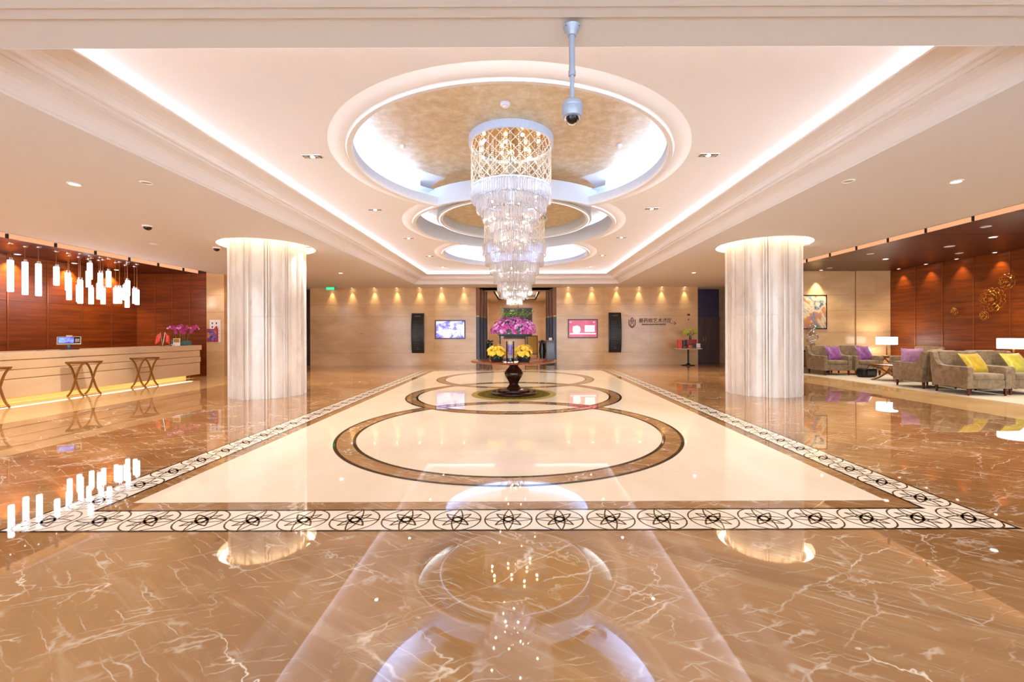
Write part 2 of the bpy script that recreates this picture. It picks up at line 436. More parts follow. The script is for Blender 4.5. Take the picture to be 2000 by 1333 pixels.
def frame(mb, d0, d1, z):
    a = rect(bx-hx+d0, bx+hx-d0, by-hy+d0, by+hy-d0); b = rect(bx-hx+d1, bx+hx-d1, by-hy+d1, by+hy-d1)
    for i in range(4):
        k = (i+1) % 4; mb.add([(*a[i], z), (*a[k], z), (*b[k], z), (*b[i], z)], [(0, 1, 2, 3)])
    return mb
m = B(); frame(m, 0, .022, .0012); frame(m, .335, .358, .0012); inlay(m, 'floor_border_lines', 'black')
inlay(frame(B(), .022, .335, .0012), 'floor_border_band', 'band')
inlay(flat(B(), rect(bx-hx+.50, bx+hx-.50, by-hy+.50, by+hy-.50), .0012), 'floor_field', 'cream')
rb, rk = B(), B()
for i, cy in enumerate((12.6, 6.02, 9.31)):
    z = .0020+.0008*i
    ring_flat(rb, -.145, cy, 2.08, 2.29, z); ring_flat(rk, -.145, cy, 2.05, 2.09, z+.0004); ring_flat(rk, -.145, cy, 2.275, 2.315, z+.0004)
inlay(rb, 'floor_ring_inlay', 'brown'); inlay(rk, 'floor_ring_lines', 'black')
def strokes(mb, pts, wd, z, closed=False):
    n = len(pts)
    for i in range(n if closed else n-1):
        a = Vector(pts[i]); b = Vector(pts[(i+1) % n]); t = (b-a)
        if t.length < 1e-6: continue
        t.normalize(); nn = Vector((-t.y, t.x))*wd/2; e = t*wd*.3
        mb.add([(*(a-e+nn), z), (*(a-e-nn), z), (*(b+e-nn), z), (*(b+e+nn), z)], [(0, 1, 2, 3)])
def rosette(mb, cx, cy, z, rot=0):
    strokes(mb, circ(cx, cy, .170, 28), .011, z, True)
    strokes(mb, circ(cx, cy, .030, 10), .012, z, True)
    for k in range(4):
        a = k*PI/4+rot; L = .172 if k % 2 == 0 else .125; wd = .036 if k % 2 == 0 else .034
        ux, uy = math.cos(a), math.sin(a)
        for s in (-1, 1):
            pts = []
            for j in range(9):
                t = -1+2*j/8; q = s*wd*(1-t*t)
                pts.append((cx+ux*L*t-uy*q, cy+uy*L*t+ux*q))
            strokes(mb, pts, .0105 if k % 2 == 0 else .013, z)
m = B(); ins = .178
xs0, xs1 = bx-hx+ins, bx+hx-ins; ys0, ys1 = by-hy+ins, by+hy-ins
nx_, ny_ = 18, 34
for i in range(1, nx_):
    x = xs0+(xs1-xs0)*i/nx_
    for y in (ys0, ys1): rosette(m, x, y, .0018)
for j in range(0, ny_+1):
    y = ys0+(ys1-ys0)*j/ny_
    for x in (xs0, xs1): rosette(m, x, y, .0018)
inlay(m, 'floor_rosette_inlay', 'bronze_line')

# low ceiling with the coffer opening and the two column openings
low = poly_fill([[(-9.71, -3), (7.58, -3), (7.58, 14.2), (8.9, 14.2), (8.9, 19), (-9.71, 19)], rect(-4.12, 3.88, 2.85, 16.6)]+[circ(x, y, .95, 64) for x, y in COLS], ZL, 'ceiling', 'soffit')
struct(low); low['label'] = 'low pinkish white ceiling around the long coffer'
def rim(name, cx, cy, r, z0, z1, mat, parent):
    return struct(B().lathe([(r, z0), (r, z1)], 64, (cx, cy, 0)).build(name, mat, parent, 30))
struct(B().box(-9.71, 7.58, 2.47, 2.565, ZL-.012, ZL).box(-9.71, 7.58, -3, 2.47, ZL-.02, ZL-.001).build('ceiling_fascia', 'soffit', low))
def rect_sweep(prof, r=( -4.12, 3.88, 2.85, 16.6)):
    m = B(); v = []; f = []
    for d, z in prof:
        e = d if d < 0 else d*.15; v += [(r[0]+d, r[2]+e, z), (r[1]-d, r[2]+e, z), (r[1]-d, r[3]-d, z), (r[0]+d, r[3]-d, z)]
    for j in range(len(prof)-1):
        for i in range(4):
            k = (i+1) % 4; f.append((j*4+i, j*4+k, j*4+4+k, j*4+4+i))
    return m.add(v, f)
prof = [(0, 3.279), (0, 3.30), (.015, 3.31), (.03, 3.335), (.055, 3.37), (.09, 3.402), (.13, 3.425), (.18, 3.44), (.235, 3.448), (.235, 3.46), (.25, 3.455), (.265, 3.463), (.27, 3.478), (.285, 3.482), (.30, 3.478), (.315, 3.487), (.32, 3.50), (.325, 3.515), (.35, 3.54), (.40, 3.562), (.46, 3.575), (.53, 3.582), (.60, 3.586), (.62, 3.592), (.62, 3.603), (.56, 3.603), (.54, 3.59), (.30, 3.545), (-.2, 3.48), (-.60, 3.46), (-.62, ZU)]
struct(rect_sweep(prof).build('ceiling_coffer_moulding', 'white', low))
tr = B()
for a, b in (((-4.70, -4.69), (2.7, 16.8)), ((4.45, 4.46), (2.7, 16.8))): tr.box(*a, *b, 3.52, 3.66)
for y in (2.27, 17.17): tr.box(-4.2, 4.0, y, y+.01, 3.52, 3.66)
struct(tr.build('ceiling_led_strip', 'coffer_led', low))
# coffer ceiling with a hole shaped like three overlapping circles
phi = math.acos(1.645/RD)
out = []
def arc(cy, a0, a1, n, r=RD): return [(CX+r*math.cos(a0+(a1-a0)*i/n), cy+r*math.sin(a0+(a1-a0)*i/n)) for i in range(n)]
out += arc(DOMES[0], PI/2+phi, 5*PI/2-phi, 60)
out += arc(DOMES[1], -PI/2+phi, PI/2-phi, 24)
out += arc(DOMES[2], -PI/2+phi, 3*PI/2-phi, 60)
out += arc(DOMES[1], PI/2+phi, 3*PI/2-phi, 24)
up = poly_fill([rect(-4.76, 4.52, 2.21, 17.24), out], ZU, 'ceiling_upper', 'white')
struct(up); up['label'] = 'raised white ceiling of the coffer with three joined round openings'
def arc_sweep(mb, cy, prof, ang, n=72):
    """profile of (radius, z); ang(radius) gives the start and end angle"""
    v = []; f = []
    for r, z in prof:
        a0, a1 = ang(r)
        v += [(CX+r*math.cos(a0+(a1-a0)*i/n), cy+r*math.sin(a0+(a1-a0)*i/n), z) for i in range(n+1)]
    for j in range(len(prof)-1):
        for i in range(n): f.append((j*(n+1)+i, j*(n+1)+i+1, (j+1)*(n+1)+i+1, (j+1)*(n+1)+i))
    return mb.add(v, f)
def mitre(side):
    def g(r):
        p = math.acos(min(1, 1.645/r))
        return {'near': (PI/2+p, 5*PI/2-p), 'far': (-PI/2+p, 3*PI/2-p), 'east': (-PI/2+p, PI/2-p), 'west': (PI/2+p, 3*PI/2-p)}[side]
    return g
mold = [(2.10, ZU+.02), (2.10, 3.675), (2.12, 3.655), (2.17, 3.65), (2.175, 3.673), (2.195, 3.680), (2.20, 3.676), (2.22, 3.676), (2.27, 3.679), (2.32, 3.688), (2.36, 3.696), (2.39, 3.7005)]
m = B(); arc_sweep(m, DOMES[0], mold, mitre('near')); arc_sweep(m, DOMES[2], mold, mitre('far'))
arc_sweep(m, DOMES[1], mold, mitre('east'), 32); arc_sweep(m, DOMES[1], mold, mitre('west'), 32)
struct(m.build('ceiling_ring_moulding', 'white', up, 25))
RM = 2.16
def cutby(side, R2=RM, s=3.29):
    def g(r):
        p = math.acos(max(-1, min(1, (r*r+s*s-R2*R2)/(2*r*s))))
        return {'near': (PI/2+p, 5*PI/2-p), 'far': (-PI/2+p, 3*PI/2-p), 'east': (-PI/2+p, PI/2-p), 'west': (PI/2+p, 3*PI/2-p)}[side]
    return g
dome = [(2.10, 3.70), (2.10, 3.81), (2.14, 3.81), (2.14, 3.785), (2.40, 3.785), (2.41, 3.86), (2.38, 3.95), (2.31, 4.02), (2.2, 4.07), (2.05, 4.10), (1.9, ZD)]
m = B(); arc_sweep(m, DOMES[0], dome, cutby('near')); arc_sweep(m, DOMES[2], dome, cutby('far'))
m.lathe([(2.16, 3.66), (2.10, 3.66), (2.10, 3.99), (2.16, 3.99), (2.16, 3.66)], 96, (CX, DOMES[1], 0))
mid = [(2.16, 3.97), (2.45, 3.97), (2.46, 4.04), (2.40, ZD)]
for s in ('east', 'west'): arc_sweep(m, DOMES[1], mid, cutby(s, 2.2), 32)
struct(m.build('ceiling_dome_cove', 'cove', up, 30))
led = [(2.27, 3.788), (2.33, 3.788), (2.33, 3.798), (2.27, 3.798)]
m = B(); arc_sweep(m, DOMES[0], led, cutby('near', 2.5), 48); arc_sweep(m, DOMES[2], led, cutby('far', 2.5), 48)
ledm = [(2.26, 3.975), (2.33, 3.975), (2.33, 3.985), (2.26, 3.985)]
for s in ('east', 'west'): arc_sweep(m, DOMES[1], ledm, cutby(s, 2.5), 24)
struct(m.build('ceiling_dome_led', 'dome_led', up))
dc = poly_fill([rect(-2.75, 2.55, 3.45, 15.2), circ(CX, DOMES[1], 1.54, 64)], ZD, 'ceiling_dome', 'leaf', parent=up); struct(dc)
m = B().lathe([(1.66, ZD), (1.66, 3.83), (1.68, 3.81), (1.68, 3.795), (1.65, 3.78), (1.60, 3.78), (1.585, 3.795), (1.56, 3.795), (1.545, 3.81), (1.54, 3.99)], 96, (CX, DOMES[1], 0))
struct(m.build('ceiling_drum_ring', 'cove', up, 30))
struct(B().lathe([(0.0001, 3.985), (1.54, 3.985)], 96, (CX, DOMES[1], 0)).build('ceiling_drum_disc', 'leaf', up))
struct(B().lathe([(1.612, 3.778), (1.638, 3.778)], 96, (CX, DOMES[1], 0)).build('ceiling_drum_line', emit('ring_line', 'dfe8ff', .7), up))

# timber ceilings and their lit slots
def timber_ceiling(name, x0, x1, z, y1, lab):
    m = B(); y = -3.0; st = 1.7
    while y < y1-.01:
        ye = min(y+st, y1); m.box(x0, x1, y+.006, ye-.006, z, z+.05); y = ye
    o = struct(m.build(name, 'woodc')); o['label'] = lab
    struct(B().box(x0, x1, -3, y1, z+.05, z+.07).build(name+'_backing', 'dark', o)); return o
cr = timber_ceiling('ceiling_right', 8.45, XR+.1, ZWR, 14.2, 'dark timber ceiling over the lounge')
cl = timber_ceiling('ceiling_left', XL-.1, -10.37, ZWL, 13.6, 'dark timber ceiling over the reception desk')
struct(B().box(8.44, 8.45, -3, 14.2, ZWR+.005, ZWR+.16).box(8.42, 8.44, -3, 14.2, ZWR+.10, ZWR+.16).build('trim_1', 'slot'))
struct(B().box(-10.37, -10.36, -3, 13.6, ZWL+.005, ZWL+.16).build('trim_2', 'slot'))
struct(B().box(7.58, 8.6, -3, 14.2, 3.56, 3.60).box(7.56, 7.58, -3, 14.2, ZL, 3.60).box(-10.5, -9.71, -3, 13.6, 3.46, 3.5).box(-9.71, -9.69, -3, 13.6, ZL, 3.5).build('ceiling_slot', 'white', low))
br = B()
for x in (11.25, 10.41, 9.59, 8.77, 7.95, 7.12, 6.3, 12.09, 12.9): br.box(8.395, 8.44, x*8.43/7.65-.007, x*8.43/7.65+.007, ZWR-.002, ZWR+.12)
for y in (8.11, 8.96, 9.8, 10.65, 11.5, 12.36): br.box(-10.36, -10.32, y*1.05-.015, y*1.05+.015, ZWL-.002, ZWL+.09)
struct(br.build('ceiling_bracket', 'blackm', low))

# columns
def column(cx, cy, idx):
    ns = 12; pts = []
    seq = [(0, .695), (.4, .752), (2.6, .757), (3.0, .712), (4.5, .738), (6.8, .738), (7.8, .712), (8.2, .757), (10.4, .752), (11, .695), (15, .715), (20, .722), (25, .715), (29.7, .695)]
    for k in range(ns):
        for a, r in seq:
            t = math.radians(k*30+a-38-90+ (8 if cx > 0 else 0)); pts.append((r*math.cos(t), r*math.sin(t)))
    m = B(); n = len(pts); v = []; f = []
    zs = [0, 1.70, 1.705, 1.711, 1.716, 3.41]; sc_ = [1, 1, .994, .994, 1, 1]
    for z, s in zip(zs, sc_): v += [(x*s, y*s, z) for x, y in pts]
    for j in range(len(zs)-1):
        for i in range(n): k = (i+1) % n; f.append((j*n+i, j*n+k, (j+1)*n+k, (j+1)*n+i))
    m.add(v, f)
    o = m.build('marble_column', 'onyx', None, 20, (cx, cy, 0)); struct(o)
    o['label'] = 'wide fluted pale marble column beside the %s' % ('reception desk' if idx == 0 else 'lounge seating')
    struct(B().lathe([(.95, ZL), (.95, 3.42), (.70, 3.42)], 64).build('column_recess', 'white', o, 30))
    struct(B().lathe([(.80, 3.405), (.92, 3.405), (.92, 3.415), (.80, 3.415)], 64).build('column_light', 'col_led', o))
for i, c in enumerate(COLS): column(*c, i)

# far wall: marble courses
def marble_wall(name, spans, y, lab, zs=(0, .52, 2.06, 2.56, ZL), axis='y', th=.3):
    m = B(); bk = B()
    for x0, x1 in spans:
        for a, b in zip(zs[:-1], zs[1:]):
            n = max(1, round((x1-x0)/1.8))
            for i in range(n):
                xa, xb = x0+(x1-x0)*i/n, x0+(x1-x0)*(i+1)/n
                m.box(xa+.0012, xb-.0012, y, y+.03, a+(.008 if a else 0), b)
        bk.box(x0, x1, y+.015, y+th, 0, zs[-1])
    o = struct(m.build(name, 'wallm')); o['label'] = lab
    struct(bk.build(name+'_backing', 'joint', o)); return o
marble_wall('wall_back_left', [(-8.9, -1.87)], YB, 'beige marble far wall beside the blue screen')
marble_wall('wall_back_right', [(1.54, 7.53)], YB, 'beige marble far wall with the restaurant sign')
m = B().box(-10.1, -9.53, 13.6, 18.8, .0, ZL+.1)
o = struct(m.build('wall_pier', 'wallm')); o['label'] = 'beige marble pier beside the reception timber wall'
struct(B().box(-10.1, -9.525, 13.594, 13.6, .76, .768).box(-10.1, -9.525, 13.594, 13.6, 2.05, 2.058).box(-10.1, -9.525, 13.594, 13.6, 2.6, 2.608).build('pier_joint', 'joint', o))
# recess by the pier and recess by the right column
o = struct(B().box(-9.53, -8.9, 18.6, 18.7, 2.08, ZL).box(-9.53, -8.9, 18.6, 18.7, 0, 2.03).box(-9.53, -8.9, 18.66, 18.8, 0, ZL).box(-8.93, -8.9, 17.91, 18.7, 0, ZL).build('door_1', 'wooddoor')); o['label'] = 'narrow dark timber door behind the column by reception'
o = struct(B().box(7.53, 8.9, 18.9, 19, 2.0, ZL).build('wall_recess', 'purplewall')); o['label'] = 'dark purplish panel above the timber door'
o = struct(B().box(7.55, 8.22, 18.86, 18.92, 0, 1.97).box(8.23, 8.9, 18.86, 18.92, 0, 1.97).build('door_2', 'wooddoor')); o['label'] = 'dark brown timber double door in the far recess'
struct(B().box(8.16, 8.19, 18.83, 18.86, .95, 1.15).box(8.26, 8.29, 18.83, 18.86, .95, 1.15).build('door_handle', 'gold', o))
struct(B().box(7.5, 7.53, YB+.03, 19, 0, ZL).box(7.53, 8.9, 18.85, 18.9, 1.98, 2.03).build('trim_3', 'wooddoor'))
struct(B().box(8.9, 9.0, 14.2, 19, 0, ZL).build('wall_recess_side', 'wallm'))
# lounge far wall
marble_wall('wall_lounge', [(8.9, 11.08), (11.3, XR)], 14.2, 'beige marble lounge wall behind the painting', (0, .6, 1.33, 2.07, 2.59, ZWR))
struct(B().box(11.08, 11.3, 14.24, 14.3, 0, ZWR).build('wall_lounge_groove', 'wallm'))
# timber side walls
def timber_wall(name, x, sgn, seams, y1, z1, lab):
    m = B(); tr = B(); ys = [-3]
    y = seams
    while y > -3: y -= .86
    y += .86; ys = [-3]
    while y < y1-.2: ys.append(y); y += .86
    ys.append(y1)
    for a, b in zip(ys[:-1], ys[1:]):
        for z0, z2 in ((0, 1.1), (1.1, 2.18), (2.18, z1)):
            m.box(x, x+sgn*.03, a+.012, b-.012, z0+.003, z2-.003)
        tr.box(x-sgn*.012, x+sgn*.02, b-.014, b+.014, 0, z1)
    o = struct(m.build(name, 'wood')); o['label'] = lab
    struct(B().box(min(x+sgn*.03, x+sgn*.2), max(x+sgn*.03, x+sgn*.2), -3, y1+.3, 0, z1+.2).build(name+'_backing', 'dark', o))
    struct(tr.build(name+'_trim', 'trim', o)); return o
timber_wall('wall_left', XL, -1, 12.74, 13.6, ZWL, 'glossy mahogany wall behind the reception desk')
timber_wall('wall_right', XR, 1, 12.46, 14.2, ZWR, 'glossy mahogany wall behind the lounge')
m = B(); tr = B(); xs = [XL, -11.75, -11.19, -10.63, -10.1]
for a, b in zip(xs[:-1], xs[1:]):
    for z0, z2 in ((0, 2.18), (2.18, ZWL)): m.box(a+.01, b-.01, 13.6, 13.63, z0+.003, z2-.003)
    if b < -10.2: tr.box(b-.012, b+.012, 13.585, 13.62, 0, ZWL)
o = struct(m.build('wall_left_end', 'wood')); o['label'] = 'dark mahogany end wall of reception'
struct(B().box(XL, -10.1, 13.63, 13.8, 0, ZWL+.1).build('wall_left_end_backing', 'dark', o)); struct(tr.build('wall_left_end_trim', 'trim', o))
struct(B().box(-12.9, -12.75, -3, 27.2, -.1, 4.9).box(12.85, 13.0, -3, 27.2, -.1, 4.9).box(-12.9, 13, 27.05, 27.2, -.1, 4.9).box(-12.9, 13, -3, 27.2, 4.8, 4.9).box(-12.9, 13, -3.0, -2.9, 3.3, 4.9).build('sky_block_shell', 'dark'))  # unseen shell added to stop sky light leaking through the gaps
# glazed entrance front behind the viewer
m = B()
for i in range(13): x = -12.4+i*2.07; m.box(x-.04, x+.04, -3.05, -2.95, 0, 3.5)
m.box(-12.4, 12.5, -3.05, -2.95, 2.3, 2.38).box(-12.4, 12.5, -3.05, -2.95, 0, .1)
o = struct(m.build('window_1', 'blackm')); struct(B().box(-12.4, 12.5, -3.01, -3.0, 0, 3.5).build('window_pane', 'glass', o))

# corridor beyond the far wall
m = B().box(-2.0, -1.87, YB+.3, 26, 0, ZL).box(1.54, 1.67, YB+.3, 26, 0, ZL)
o = struct(m.build('wall_corridor', 'wallm')); o['label'] = 'beige side walls of the corridor'
o = struct(B().box(-1.87, 1.54, 26, 26.1, 0, ZL).build('wall_corridor_end', 'wallm')); o['label'] = 'beige end wall of the corridor'
cor = struct(B().box(-1.87, -1.2, YB, 26, ZL, ZL+.05).box(.87, 1.54, YB, 26, ZL, ZL+.05).box(-1.2, .87, YB, 19.6, ZL, ZL+.05).box(-1.2, .87, 24.6, 26, ZL, ZL+.05).box(-1.2, .87, 19.6, 24.6, ZL+.2, ZL+.25).box(-1.25, -1.2, 19.6, 24.6, ZL, ZL+.2).box(.87, .92, 19.6, 24.6, ZL, ZL+.2).box(-1.2, .87, 24.6, 24.65, ZL, ZL+.2).build('ceiling_corridor', 'soffit'))
struct(B().box(-.9, .6, 21, 23.5, ZL+.17, ZL+.19).build('corridor_light_panel', emit('panel_light', 'fff0d8', 5), cor))
for s, nm in ((-1, 'left'), (1, 'right')):
    x0 = -1.87 if s < 0 else 1.54
    a, b_, g = B(), B(), B()
    for k, (y, d) in enumerate(((17.93, .14), (18.5, .22), (19.1, .30), (19.7, .34))):
        xa, xb = sorted((x0, x0-s*d))
        a.box(xa, xb, y, y+.12, 2.1, ZL); b_.box(xa, xb, y, y+.12, 0, 2.05); g.box(xa, xb, y-.004, y+.124, 2.05, 2.1)
    o = struct(a.build('trim_portal_'+nm, 'portal')); struct(b_.build('portal_lower_fin', 'bluegrey', o)); struct(g.build('portal_band', 'gold', o))

# ------------------------------------------------------------------ lamps in the ceilings
def downlight(loc, label, lit, group, r=.055, power=0, size=110, c=(1, .98, .965)):
    t = thing('downlight', label, 'ceiling light', loc, 0, group)
    B().lathe([(r, .002), (r+.018, .002), (r+.02, -.008), (r, -.012), (r-.006, .0)], 24).build('bezel', 'whitep', t, 40)
    B().lathe([(.0001, -.002), (r-.004, -.002)], 24).build('lamp_face', 'lamp_on' if lit else 'lamp_off', t)
    if power: spot('downlight_lamp', (0, 0, -.03), power, size, .7, c, .04, parent=t)
    return t
lits = [(-5.69, 5.4), (-5.69, 13.4), (5.6, 5.42), (5.6, 13.6)]
for x, y in lits:
    side = 'reception side' if x < 0 else 'lounge side'
    downlight((x, y, ZL), 'lit round downlight on the %s, %s the column' % (side, 'in front of' if y < 9 else 'beyond'), True, 'lit downlights in the low ceiling', power=W_DOWN*(1 if y < 9 else 3.2), c=(1, .96, .92) if y < 9 else (1, .82, .6))
for x, y, lab in ((-4.74, 5.37, 'dim round downlight between the coffer and the nearest lit downlight, reception side'), (4.2, 5.4, 'dim round downlight between the coffer and the nearest lit downlight, lounge side'),
                  (-7.7, 5.4, 'dim round downlight at the edge of the view above reception'), (-7.8, 9.0, 'dim round downlight above the reception stools'),
                  (-4.7, 9.4, 'dim round downlight between the coffer and the column by reception'), (6.3, 9.3, 'dim round downlight between the column and the lounge ceiling')):
    downlight((x, y, ZL), lab, False, 'unlit downlights in the low ceiling', power=W_DOWN*(1.9 if x < -7 else .5), c=(1, .86, .68) if x < -7 else (1, .96, .92))  # the two outermost over reception carry strong added spots to brighten the desk
for x, y in ((-7.6, 2.0), (-4.9, 1.2), (4.8, 1.2), (7.0, 2.0), (0, .6), (-11.2, 3), (11, 3)):
    spot('lobby_fill', (x, y, 3.22), W_DOWN*.8, 120, .7, (1, .98, .96), .05)  # bare fill spots added around the viewer for general brightness, no fittings
wl = [-7.95, -7.1, -6.15, -5.2, -4.25, -3.32, -2.37]; wr = [2.04, 3.04, 4.08, 5.03, 5.99, 6.96]
for i, x in enumerate(wl+wr):
    j = i if i < 7 else i-7; n = 7 if i < 7 else 6
    lab = ('%s wall washer counted from the recess, above the wall with the blue screen' if i < 7 else '%s wall washer counted from the corridor, above the wall with the red screen') % ORD[j]
    t = downlight((x, 17.80, ZL), lab, True, 'wall washers along the far wall', .04)
    spot('washer_lamp', (0, 0, -.03), W_WALL, 56, 1.0, (1, .80, .48), .015, (0, .05, -1.0), parent=t)
# triple fittings in the coffer
def triple(loc, label):
    t = thing('triple_downlight', label, 'ceiling light', loc, 0, 'triple fittings in the coffer')
    B().box(-.13, .13, -.05, .05, -.006, .004).build('frame', 'whitep', t)
    B().box(-.118, .118, -.04, .04, -.0085, -.005).build('recess_plate', 'blackm', t)
    for k in range(3):
        B().lathe([(.0001, -.012), (.026, -.012), (.031, -.0085)], 16, ((k-1)*.076, 0, 0)).build('lamp_face', 'lamp_on' if k == 1 else 'lamp_off', t)
    spot('coffer_lamp', (0, 0, -.05), W_TRIPLE, 115, .7, (1, .98, .96) if loc[1] < 9 else (1, .88, .72), .05, parent=t)
for x in (-2.74, 2.5):
    for i, y in enumerate((5.59, 8.0, 10.4, 12.8, 15.0)):
        triple((x, y, ZU), '%s small three-lamp fitting from the camera pole, coffer side facing the %s' % (ORD[i], 'reception' if x < 0 else 'lounge'))
# timber ceiling lamps over the lounge
Z = ZWR
for x, y, lit, lab in ((10.25, 9.15, 1, 'bright square-looking downlight above the yellow cushion chairs'), (10.27, 11.87, 1, 'bright downlight in the timber ceiling between both chair rows'),
                       (9.1, 8.25, 0, 'dim downlight in the timber ceiling nearest its lit edge'), (11.47, 11.03, 0, 'dim downlight in the timber ceiling near the gold wall flowers'),
                       (9.19, 11.08, 0, 'small dim downlight in the timber ceiling above the table in the lounge'), (9.9, 13.5, 0, 'small dim downlight in the timber ceiling by the painting wall')):
    downlight((x, y, Z), lab, bool(lit), 'downlights in the lounge timber ceiling', .06, W_DOWN*(1.0 if lit else .45), 115, (1, .82, .6))
t = thing('ceiling_speaker', 'round white ceiling speaker in the lounge timber ceiling', 'speaker', (10.33, 10.16, Z))
B().lathe([(.0001, -.01), (.085, -.01), (.1, -.004), (.1, 0)], 28).build('grille', 'paper', t, 40)
for i, y in enumerate((13.72, 12.8, 11.9, 10.94, 10.0, 9.07)):
    t = downlight((XR-.16, y, Z), '%s spot along the lounge mahogany wall, counted from the painting corner' % ORD[i], True, 'spots along the lounge mahogany wall', .035)
    spot('wall_spot', (0, 0, -.03), W_WOOD, 72, .8, (1, .72, .42), .02, (.10, 0, -1.1), parent=t)
t = downlight((9.95, 13.95, Z), 'bright spot right above the abstract painting', True, None, .04); spot('art_spot', (0, 0, -.03), 60, 50, .7, (1, .88, .7), .02, (0, .2, -1.1), parent=t)
for i, y in enumerate((8.9, 10.2, 11.5, 12.7)):
    t = downlight((XL+.2, y, ZWL), '%s spot along the reception mahogany wall, counted from the open side' % ORD[i], True, 'spots along the reception mahogany wall', .05)
    spot('wall_spot', (0, 0, -.03), W_WOOD*5, 90, .8, (1, .72, .42), .02, (-.12, 0, -1.1), parent=t)
for y in (4, 6.5): spot('desk_fill', (-11.2, y, 3.2), W_WOOD*6, 110, .8, (1, .7, .45), .04)  # bare spots added out of view to brighten the reception timber
spot('chair_fill', (10.0, 6.6, 3.3), W_DOWN*2.2, 120, .8, (1, .84, .64), .05)  # bare spot added out of view to warm and brighten the armchairs
spot('corridor_spot', (-.16, 19.2, 3.2), 80, 110, .8, (1, .82, .6), .05)  # bare spot inside the corridor mouth, no fitting built
spot('pier_spot', (-9.3, 12.9, 3.2), 18, 80, .8, (1, .82, .6), .05, (-9.8, 13.7, 1.5))  # bare spot aimed at the marble pier, no fitting built
# sprinklers and sensors
def detector(loc, label, r=.055, cat='smoke detector'):
    t = thing('smoke_detector', label, cat, loc)
    B().lathe([(r, 0), (r, -.02), (r*.75, -.035), (.0001, -.038)], 24).build('housing', 'whitep', t, 40)
    B().lathe([(r*.5, -.037), (r*.4, -.05), (.0001, -.052)], 20).build('sensor_cap', 'paper', t, 40)
detector((-.17, 5.07, ZD), 'white smoke detector on the gold dome in front of the nearer chandelier', .06)
detector((-1.71, 6.2, ZD), 'small white sensor on the near dome, reception side', .04)
detector((1.46, 6.2, ZD), 'small white sensor on the near dome, lounge side', .04)
def dome_camera(loc, label):
    t = thing('dome_camera', label, 'security camera', loc)
    B().lathe([(.08, 0), (.08, -.02), (.066, -.03)], 24).build('base_ring', 'paper', t, 40)
    B().ball((0, 0, -.028), .062, 16, 10, (1, 1, .9)).build('dome_cover', 'blackp', t, 60)
dome_camera((-6.6, 7.49, ZL), 'small black dome camera on the ceiling above the stools')
dome_camera((-6.75, 9.4, ZL), 'small black dome camera beside the column light ring by reception')

# hanging security camera close to the viewer
t = thing('security_camera', 'blue-grey dome camera hanging on a long pole in front of the chandelier', 'security camera', (.33, 2.64, ZL-.02))
m = B().lathe([(.0001, 0), (.055, 0), (.05, -.012), (.034, -.03), (.026, -.055), (.0001, -.055)], 24); m.build('ceiling_flange', 'camgrey', t, 40)
m = B()
for a in range(4): m.cyl(.006, -.012, .002, 8, (.052*math.cos(a*PI/2+PI/4), .04*math.sin(a*PI/2+PI/4), 0))
m.build('flange_screws', 'blackm', t)
B().lathe([(.019, -.02), (.019, -.27), (.023, -.275), (.023, -.30), (.018, -.305)], 20).build('upper_pole', 'camgrey', t, 40)
B().lathe([(.0145, -.28), (.0145, -.46)], 18).build('lower_pole', 'camgrey', t, 40)
B().lathe([(.0001, -.448), (.03, -.452), (.055, -.468), (.067, -.492), (.067, -.50), (.0645, -.504), (.067, -.508), (.065, -.54), (.058, -.562), (.03, -.57), (.0001, -.57)], 28).build('camera_body', 'camgrey', t, 40)
B().ball((0, 0, -.568), .043, 20, 12).build('lens_ball', 'blackp', t, 60)
m = B(); n = 10; m.lathe([(.05*math.cos(i/n*PI/2), -.562-.052*math.sin(i/n*PI/2)) for i in range(n+1)], 24); m.build('clear_dome', 'glass', t, 60)
B().ball((0, -.036, -.58), .014, 12, 8).build('lens', 'blackp', t, 60)

